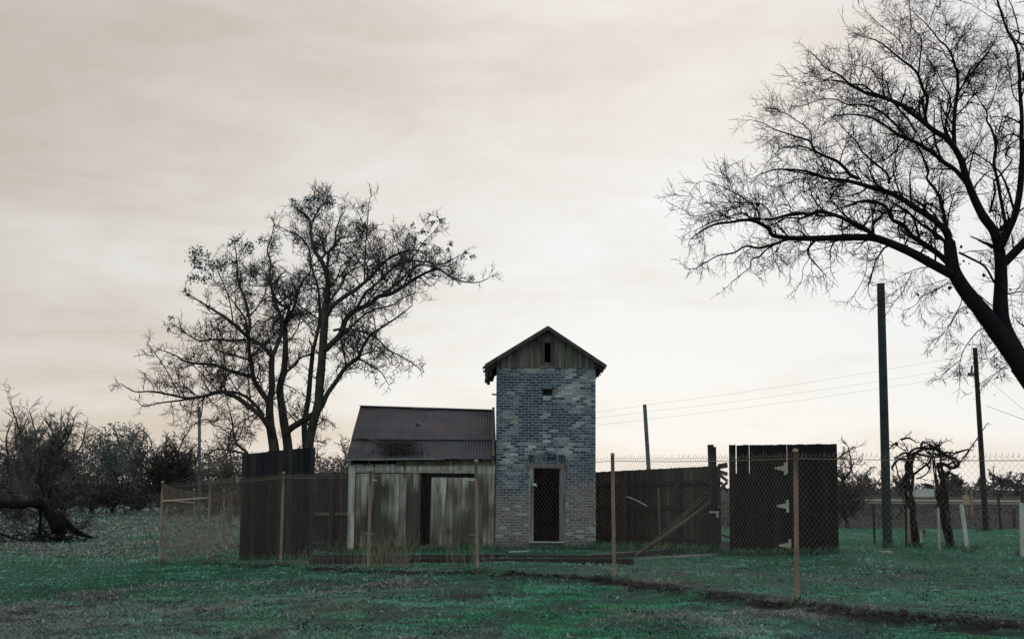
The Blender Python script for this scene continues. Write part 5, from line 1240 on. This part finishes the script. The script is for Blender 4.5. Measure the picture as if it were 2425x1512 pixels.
bare_tree('bare_tree', 'sparse pale bare tree between the black gate and the thickest pole', 2045, 1190, 120, 3.9, 2.0, 109, (0.10, 0.085, 0.075), 8, .8, low=.1)
# small crooked tree left of the gate
A3 = crop(400, 1200, 2.7486); YC = 53.0; k3 = YC / 5333 / 2.7486
b = P(*A3(1500, 2100), YC); b.z = gz0(b.x, YC)
tc_ = empty('crooked_tree', b, 'small crooked bare tree with a sideways limb just above the top of the black gate', 'tree'); TB, TT, tp_ = Tubes(), Tubes(), []
ST3 = dict(ST1, L1=.8, Lref=[.3, .5], kids=[3, 3], rmin=.009)
for pts, w0, w1, d0, d1, tw in (([(1530, 2100), (1500, 1700), (1460, 1400), (1380, 1310), (1325, 1250), (1305, 1150), (1290, 1030), (1270, 930)], 60, 10, 0, .5, .5), ([(1440, 1380), (1300, 1345), (1180, 1330), (1110, 1335), (1060, 1370)], 26, 8, 0, -.6, .6), ([(1390, 1320), (1310, 1275), (1240, 1275), (1200, 1290)], 18, 6, 0, -.4, .6), ([(1300, 1190), (1200, 1130), (1130, 1120), (1080, 1060), (980, 1045)], 8, 4, .2, -.6, .7), ([(1300, 1060), (1400, 1050), (1480, 1100), (1570, 1070)], 8, 4, .3, .8, .7)):
    limb(TB, TT, tp_, traced(A3, pts, YC + d0, YC + d1), w0 * k3 / 2, w1 * k3 / 2, ST3, rt1, True, .3 / tw, .35)
TB.build('trunk', M_BARK, tc_); TT.build('twigs', M_TWIG, tc_)
# scrub: dense low bushes under the trees at left
SCRUB = [(20, 1222, 76, 2.5, 2.0, 'dark scrub bush at the far left edge below the oak'), (130, 1215, 88, 2.2, 2.2, 'dark tangled bush under the middle of the left edge oak'), (215, 1208, 96, 2.9, 1.8, 'dark bush right of the left edge oak, below the grey green tree'), (265, 1205, 92, 2.7, 1.9, 'darkest rounded bush in the middle of the left thicket'), (330, 1203, 100, 2.4, 1.9, 'brown bush between the darkest bush and the gnarled oak'), (430, 1203, 96, 2.5, 2.0, 'brown bush beneath the right side of the gnarled oak'), (500, 1203, 94, 2.9, 2.0, 'brown bush behind the left fence corner posts'), (560, 1205, 90, 3.0, 2.0, 'brown bush partly hidden by the left side of the black gate'), (760, 1200, 92, 2.9, 2.2, 'brown bush seen low between the black gate and the shed')]
for i, (px, py, y, h, s, lab) in enumerate(SCRUB):
    bare_tree('scrub_bush', lab, px, py, y, h, s, 200 + i, vary((0.078, 0.066, 0.057), .2), 10, .8, leafy=1500, leafcol=(0.036, 0.033, 0.029) if i < 4 else (0.058, 0.048, 0.041), trunk_h=.06, low=.0, group='scrub bushes of the left thicket', cat='bush')  # bush colours lightened too, as painted haze
# low far woodland that closes the view behind the thicket: reads as one mass
rw = random.Random(77); pts = []
for px in range(-260, 900, 10):
    yy = rw.uniform(125, 150); b = P(px, 1200, yy); hh = rw.uniform(3.5, 5.5) * (1.0 if px < 600 else .85)
    for _ in range(460):
        pts.append((b.x + rw.gauss(0, .9), yy + rw.gauss(0, 1.5), -.2 + hh * rw.random() ** 1.1))
wd = leaf_mesh('far_scrub', pts, .12, (0.062, 0.053, 0.047), M_LEAF, None, .4); tag(wd, 'brown mass of far scrub closing the view behind the left thicket', 'scrub', kind='stuff')
pts = []
for px in range(1960, 2760, 4):
    yy = rw.uniform(300, 380); b = P(px, 1170, yy); hh = rw.uniform(1.6, 3.2) + 1.6 * max(0, fbm(px * .02, 1, 1))
    for _ in range(32):
        pts.append((b.x + rw.gauss(0, 1.0), yy + rw.gauss(0, 2), hh * rw.random() ** .8))
wd = leaf_mesh('far_hedge', pts, .33, (0.050, 0.041, 0.037), M_LEAF, None, .4); tag(wd, 'dark brown hedge line along the far edge of the ploughed field', 'hedge', kind='stuff')
for i, (px, h, sp, lab) in enumerate(((2240, 6.2, 3, 'pair of dark rounded far trees right of the far white roof, the nearer to it'), (2262, 5.6, 2.4, 'dark far conifer shaped tree left of the signs across the field'), (2370, 7.4, 4.5, 'wide bare far tree right of the slim utility pole'), (2410, 6.4, 4, 'bare far tree at the right edge of the picture across the field'), (2130, 5.6, 3.4, 'bare far tree behind the left grapevine across the field'), (2330, 5.2, 3.0, 'low bare far tree just right of the signs across the field'))):
    bare_tree('far_tree', lab, px, 1172, 330 + 8 * i, h * .92, sp, 300 + i, (0.06, 0.05, 0.046), 8, .8, leafy=500 if i < 2 else 150, leafcol=(0.045, 0.041, 0.038), low=.1, rmul=.8)

# fallen tree at the left
C1 = crop(0, 1450, 1.6); YD = 50.0; k4 = YD / 5333 / 1.6
b = P(*C1(365, 945), YD); b.z = gz0(b.x, YD)
ft = empty('fallen_tree', b, 'black uprooted tree trunk leaning over the dry grass at the left edge', 'tree'); TB, TT, tp_ = Tubes(), Tubes(), []
STF = dict(ST1, L1=.9, Lref=[.35, .6], kids=[3, 3.5], rmin=.0095, rough=.55, col=(0.009, 0.009, 0.009), col2=(0.022, 0.02, 0.018))
for pts, w0, w1, d0, d1, tw in (([(372, 960), (362, 900), (345, 830), (300, 760), (250, 700), (180, 700), (80, 705), (-40, 695), (-160, 720)], 76, 40, 0, -.8, .12), ([(560, 905), (480, 880), (420, 840), (350, 780)], 14, 70, .4, 0, .5), ([(240, 735), (245, 800), (235, 860), (250, 905)], 24, 10, -.3, -.5, .5), ([(255, 690), (262, 640), (235, 560), (240, 500), (245, 440)], 22, 8, 0, .4, .6), ([(240, 560), (190, 480), (140, 400), (110, 250), (70, 120)], 10, 4, .2, .8, .8), ([(300, 740), (310, 600), (340, 480), (370, 300)], 8, 4, .2, 1.0, .8), ([(300, 720), (230, 800), (180, 830), (100, 780)], 10, 4, -.3, -1.0, .7), ([(360, 860), (300, 880), (270, 860)], 12, 5, -.2, -.5, .8), ([(400, 840), (480, 850), (520, 815)], 12, 5, .2, .6, .9), ([(355, 930), (420, 935), (460, 950)], 22, 6, 0, -.4, .5), ([(350, 925), (300, 940), (330, 950)], 20, 6, 0, -.3, .4), ([(100, 700), (60, 620), (0, 590)], 12, 5, -.3, .2, .8), ([(-60, 850), (0, 880), (60, 900), (180, 935)], 20, 6, -.6, -1.0, .5)):
    limb(TB, TT, tp_, traced(C1, pts, YD + d0, YD + d1), w0 * k4 / 2, w1 * k4 / 2, STF, rt1, True, .4 / tw, .1)
rq = random.Random(5)
for _ in range(260):
    c0 = P(*C1(rq.choice((330, 380, 250, 440, 120, 300)) + rq.gauss(0, 45), 0), YD) ; c0 = Vector((c0.x, YD + rq.gauss(0, .5), gz0(c0.x, YD) + abs(rq.gauss(0, .35))))
    dv = Vector((rq.gauss(0, .4), rq.gauss(0, .3), rq.gauss(.1, .3))); TT.add([c0, c0 + dv * .5 + Vector((0, 0, .05)), c0 + dv], [.016, .012, .007], vary((0.018, 0.016, 0.015), .6))
TB.build('trunk', M_BARK, ft); TT.build('twigs', M_TWIG, ft)

# ------------------------------------------------------------------ grapevines on the right
C5 = crop(3000, 1250, 1.3203); YV = G(2170, 1294).y; k5 = YV / 5333 / 1.3203
STV = dict(ST1, curl=.7, jit=.3, trop=-.02, L1=.30, Lref=[.13, .22], kids=[2.5, 2.5], rmin=.008, levels=2, col=(0.020, 0.019, 0.018), col2=(0.028, 0.025, 0.023), lift=.1, r1=.014)
def vine(lab, paths, canopy, bpx):
    b = P(*C5(*bpx), YV); b.z = 0
    root = empty('grapevine', b, lab, 'vine'); TB, TT, tp_ = Tubes(), Tubes(), []; rv = random.Random(len(paths) * 7 + int(bpx[0]))
    for (pts, w0, w1, amp) in paths:
        base = traced(C5, pts, YV, YV)
        for s in range(3):
            c = catmull(base, 4); ph = s * 2.1; n = len(c)
            q = [p + Vector((math.cos(ph + i * .33) * amp * (1 + .2 * rv.random()), math.sin(ph + i * .33) * amp, 0)) for i, p in enumerate(c)]
            if s == 0: q[0].z = -.1
            TB.add(q, [(w0 + (w1 - w0) * i / (n - 1)) * k5 / 2 * rv.uniform(.85, 1.25) for i in range(n)], STV['col'], 7)
    TB.build('trunk', M_BARK, root)
    TB = Tubes()
    for (pts, w0, w1, tw) in canopy:
        limb(TB, TT, tp_, traced(C5, pts, YV + rv.uniform(-.3, .3), YV + rv.uniform(-.5, .5)), w0 * k5 / 2, w1 * k5 / 2, STV, rv, tw > 0, .12 / max(tw, .1), .1)
    for _ in range(9):
        src = rv.choice(canopy)[0]; k_ = rv.choice(src); p0_ = P(*C5(*k_), YV + rv.uniform(-.25, .25)); a_ = rv.uniform(0, 6.283); l_ = rv.uniform(.25, .5)
        dv_ = Vector((math.cos(a_) * l_, rv.uniform(-.3, .3), math.sin(a_) * l_ * .3)); md_ = p0_ + dv_ * .5 + Vector((rv.gauss(0, .08), 0, rv.gauss(.06, .1)))
        limb(TB, TT, tp_, [p0_, md_, p0_ + dv_], .034, .014, STV, rv, True, .2, .2)
    TB.build('arms', M_BARK, root); TT.build('twigs', M_TWIG, root)
vine('left of two twisted black grapevines, thick knotted trunk right of the thickest pole', [([(585, 1068), (570, 1000), (555, 920), (550, 850), (540, 780), (545, 700), (540, 640), (560, 590)], 19, 16, .075), ([(515, 770), (520, 710), (545, 650)], 9, 7, .03)],
     [([(560, 640), (500, 620), (470, 640), (455, 670)], 18, 10, 1), ([(550, 620), (520, 590), (470, 620)], 14, 8, 1), ([(545, 610), (600, 575), (650, 570), (700, 585), (740, 610), (770, 590)], 16, 7, 1), ([(560, 700), (610, 660), (640, 640), (650, 600)], 12, 8, .8), ([(575, 720), (620, 700), (642, 670), (650, 630)], 8, 6, .6), ([(600, 560), (610, 535), (640, 550), (670, 560)], 12, 5, 1.2), ([(540, 600), (525, 560), (500, 525)], 6, 3, .6), ([(520, 580), (480, 555), (445, 532)], 6, 3, .6), ([(570, 590), (600, 600), (660, 610), (690, 600)], 14, 8, 1), ([(530, 610), (560, 575), (620, 560)], 14, 8, 1.2)], (580, 1065))
vine('right of two twisted black grapevines, its bent arm hanging to the right at the top', [([(752, 1060), (740, 990), (722, 930), (705, 850), (712, 770), (700, 690), (690, 640)], 15, 14, .06), ([(735, 1050), (715, 970), (690, 870), (678, 760), (665, 650), (655, 600)], 7, 6, .03), ([(735, 880), (725, 800), (715, 720), (735, 680)], 9, 8, .03)],
     [([(690, 640), (720, 650), (750, 665), (780, 655), (785, 635), (760, 615), (730, 605)], 18, 12, .8), ([(695, 630), (700, 590), (670, 570), (620, 575)], 14, 8, 1), ([(700, 600), (690, 560), (710, 540), (738, 530)], 7, 3, .6), ([(720, 720), (740, 690), (735, 650)], 8, 6, .6), ([(690, 590), (740, 590), (770, 592)], 9, 5, .8), ([(680, 610), (720, 600), (750, 620), (770, 650)], 14, 9, .8)], (740, 1060))
# stakes
def stake(lab, a, b, w, col, name='stake', mat=M_LOG, y=None):
    g = G(*b) if y is None else P(b[0], b[1], y); t = P(a[0], a[1], g.y); q = MB(); g2 = Vector((g.x, g.y, gz0(g.x, g.y)))
    q.bar(g2 + Vector((0, 0, -.1)) , t, w, w * .8, col, (0, 1, 0))
    tt = (t - g2).normalized(); q.bar(t + tt * .002, t + tt * .03, w * .7, w * .5, col, (0, 1, 0))
    return tag(q.build(name, mat, loc=g2), lab, 'stake')
WH = (0.46, 0.45, 0.40)
stake('dark thin stake just left of the thickest pole', (2067, 1193), (2071, 1287), .055, (0.03, 0.028, 0.026))
stake('tan wooden stake just left of the left grapevine trunk', (2150, 1205), (2153, 1295), .065, (0.20, 0.16, 0.11))
stake('pale straight stake just left of the right grapevine trunk', (2221, 1203), (2224, 1301), .06, (0.34, 0.30, 0.22))
stake('white stake leaning left, standing right of the right grapevine', (2276, 1196), (2292, 1306), .10, WH, mat=M_PAINT)
stake('white stake at the right edge of the picture', (2418, 1192), (2421, 1315), .10, WH, mat=M_PAINT)
stake('very short white stub beside the left grapevine trunk', (2179, 1262), (2181, 1284), .05, WH, mat=M_PAINT)
stake('dark thin stake standing right of the slim utility pole', (2363, 1176), (2369, 1254), .09, (0.035, 0.03, 0.028))
stake('stubby dark stake near the field edge, left of the white stake at the right edge', (2400, 1205), (2402, 1250), .12, (0.05, 0.04, 0.035))
stake('dark stake rising behind the white stake at the right edge', (2420, 1170), (2421, 1262), .10, (0.04, 0.033, 0.03))
q = MB(); g = G(2189, 1272); q.tube([g + Vector((0, 0, -.05)), g + Vector((0, 0, .28))], .04, 8, (0.12, 0.06, 0.045)); q.tube([g + Vector((0, 0, .20)), g + Vector((0, 0, .26))], .075, 8, (0.12, 0.06, 0.045)); q.tube([g + Vector((0, 0, .28)), g + Vector((0, 0, .34))], [.05, .02], 8, (0.12, 0.06, 0.045))
tag(q.build('standpipe', M_STEEL, loc=g), 'small rusty water standpipe in the grass between the two grapevines', 'standpipe')
# junk on the grass by the white stake
rk_ = MB(); g = G(2310, 1297)
for i in range(7):
    a = g + Vector((rr.gauss(0, .25), rr.gauss(0, .2), .03)); rk_.bar(a, a + Vector((rr.uniform(-.25, .25), rr.uniform(-.2, .2), rr.uniform(0, .06))), .07, .03, vary((0.05, 0.045, 0.04), .5))
tag(rk_.build('scrap_wood', M_LOG, loc=g), 'little heap of dark scrap wood beside the leaning white stake', 'scrap')
# far rail fence, signs, roof
yR = 150.0
fr = empty('rail_fence', P(2200, 1190, yR), 'long low pale rail fence across the far side of the ploughed field', 'fence')
xa, xb = P(1960, 1184, yR).x, P(2600, 1184, yR).x; zr = P(2212, 1184, yR).z; zg = gz0(20, yR)
for zz_, cc in ((0.0, (0.42, 0.37, 0.29)), (-.28, (0.22, 0.19, 0.155))):
    q = MB(); q.box(xa, xb, yR, yR + .06, zr + zz_ - .07, zr + zz_ + .07, cc); q.build('rail', M_FAR, fr)
q = MB(); n = 15
for i in range(n):
    x = xa + (xb - xa) * i / (n - 1); p_ = MB(); p_.box(x - .05, x + .05, yR + .065, yR + .15, zg - .1, zr + .08, (0.16, 0.135, 0.11)); p_.build('post', M_FAR, fr)
yN = 95.0
sg = empty('signboard', P(2290, 1200, yN), 'yellowish box and crossbar on two thin posts out in the field', 'sign')
q = MB(); a, t_ = P(2289, 1205, yN), P(2287, 1152, yN); a.z = 0; q.bar(a, t_, .08, .06, (0.20, 0.165, 0.11), (0, 1, 0)); q.build('post', M_LOG, sg)
q = MB(); a, t_ = P(2301, 1205, yN - 20), P(2299, 1153, yN); a = Vector((t_.x, yN, 0)); q.bar(a, t_, .12, .08, (0.22, 0.175, 0.115), (0, 1, 0)); q.build('post', M_LOG, sg)
q = MB(); q.bar(P(2279, 1152, yN - .1), P(2307, 1153, yN - .1), .06, .10, (0.16, 0.16, 0.09)); q.build('crossbar', M_LOG, sg)
q = MB(); p0 = P(2287, 1183, yN - .1); q.box(p0.x - .22, p0.x + .2, yN - .16, yN - .05, p0.z - .32, p0.z + .32, (0.30, 0.25, 0.15)); q.build('box', M_PAINT, sg)
yH = 300.0
hs = empty('far_barn', P(2190, 1165, yH), 'small far barn with a rounded pale grey roof seen between the grapevines', 'barn')
c0, c1 = P(2164, 1160, yH), P(2214, 1160, yH); zt = P(2190, 1143, yH).z; zm = P(2190, 1156, yH).z
q = MB(); q.box(c0.x + .25, c1.x - .25, yH, yH + 6, -.2, zm - .02, (0.42, 0.41, 0.39)); q.build('wall', M_FAR, hs)
q = MB(); n = 10
for i in range(n):
    a0, a1 = math.pi * i / n, math.pi * (i + 1) / n; mx_, rx_ = (c0.x + c1.x) / 2, (c1.x - c0.x) / 2
    pa, pb = (mx_ - rx_ * math.cos(a0), zm + (zt - zm) * math.sin(a0)), (mx_ - rx_ * math.cos(a1), zm + (zt - zm) * math.sin(a1))
    q.hexa([(pa[0], yH - .4, pa[1] - .12), (pb[0], yH - .4, pb[1] - .12), (pb[0], yH + 6.4, pb[1] - .12), (pa[0], yH + 6.4, pa[1] - .12), (pa[0], yH - .4, pa[1]), (pb[0], yH - .4, pb[1]), (pb[0], yH + 6.4, pb[1]), (pa[0], yH + 6.4, pa[1])], (0.33, 0.34, 0.36))
q.build('roof', M_FAR, hs)
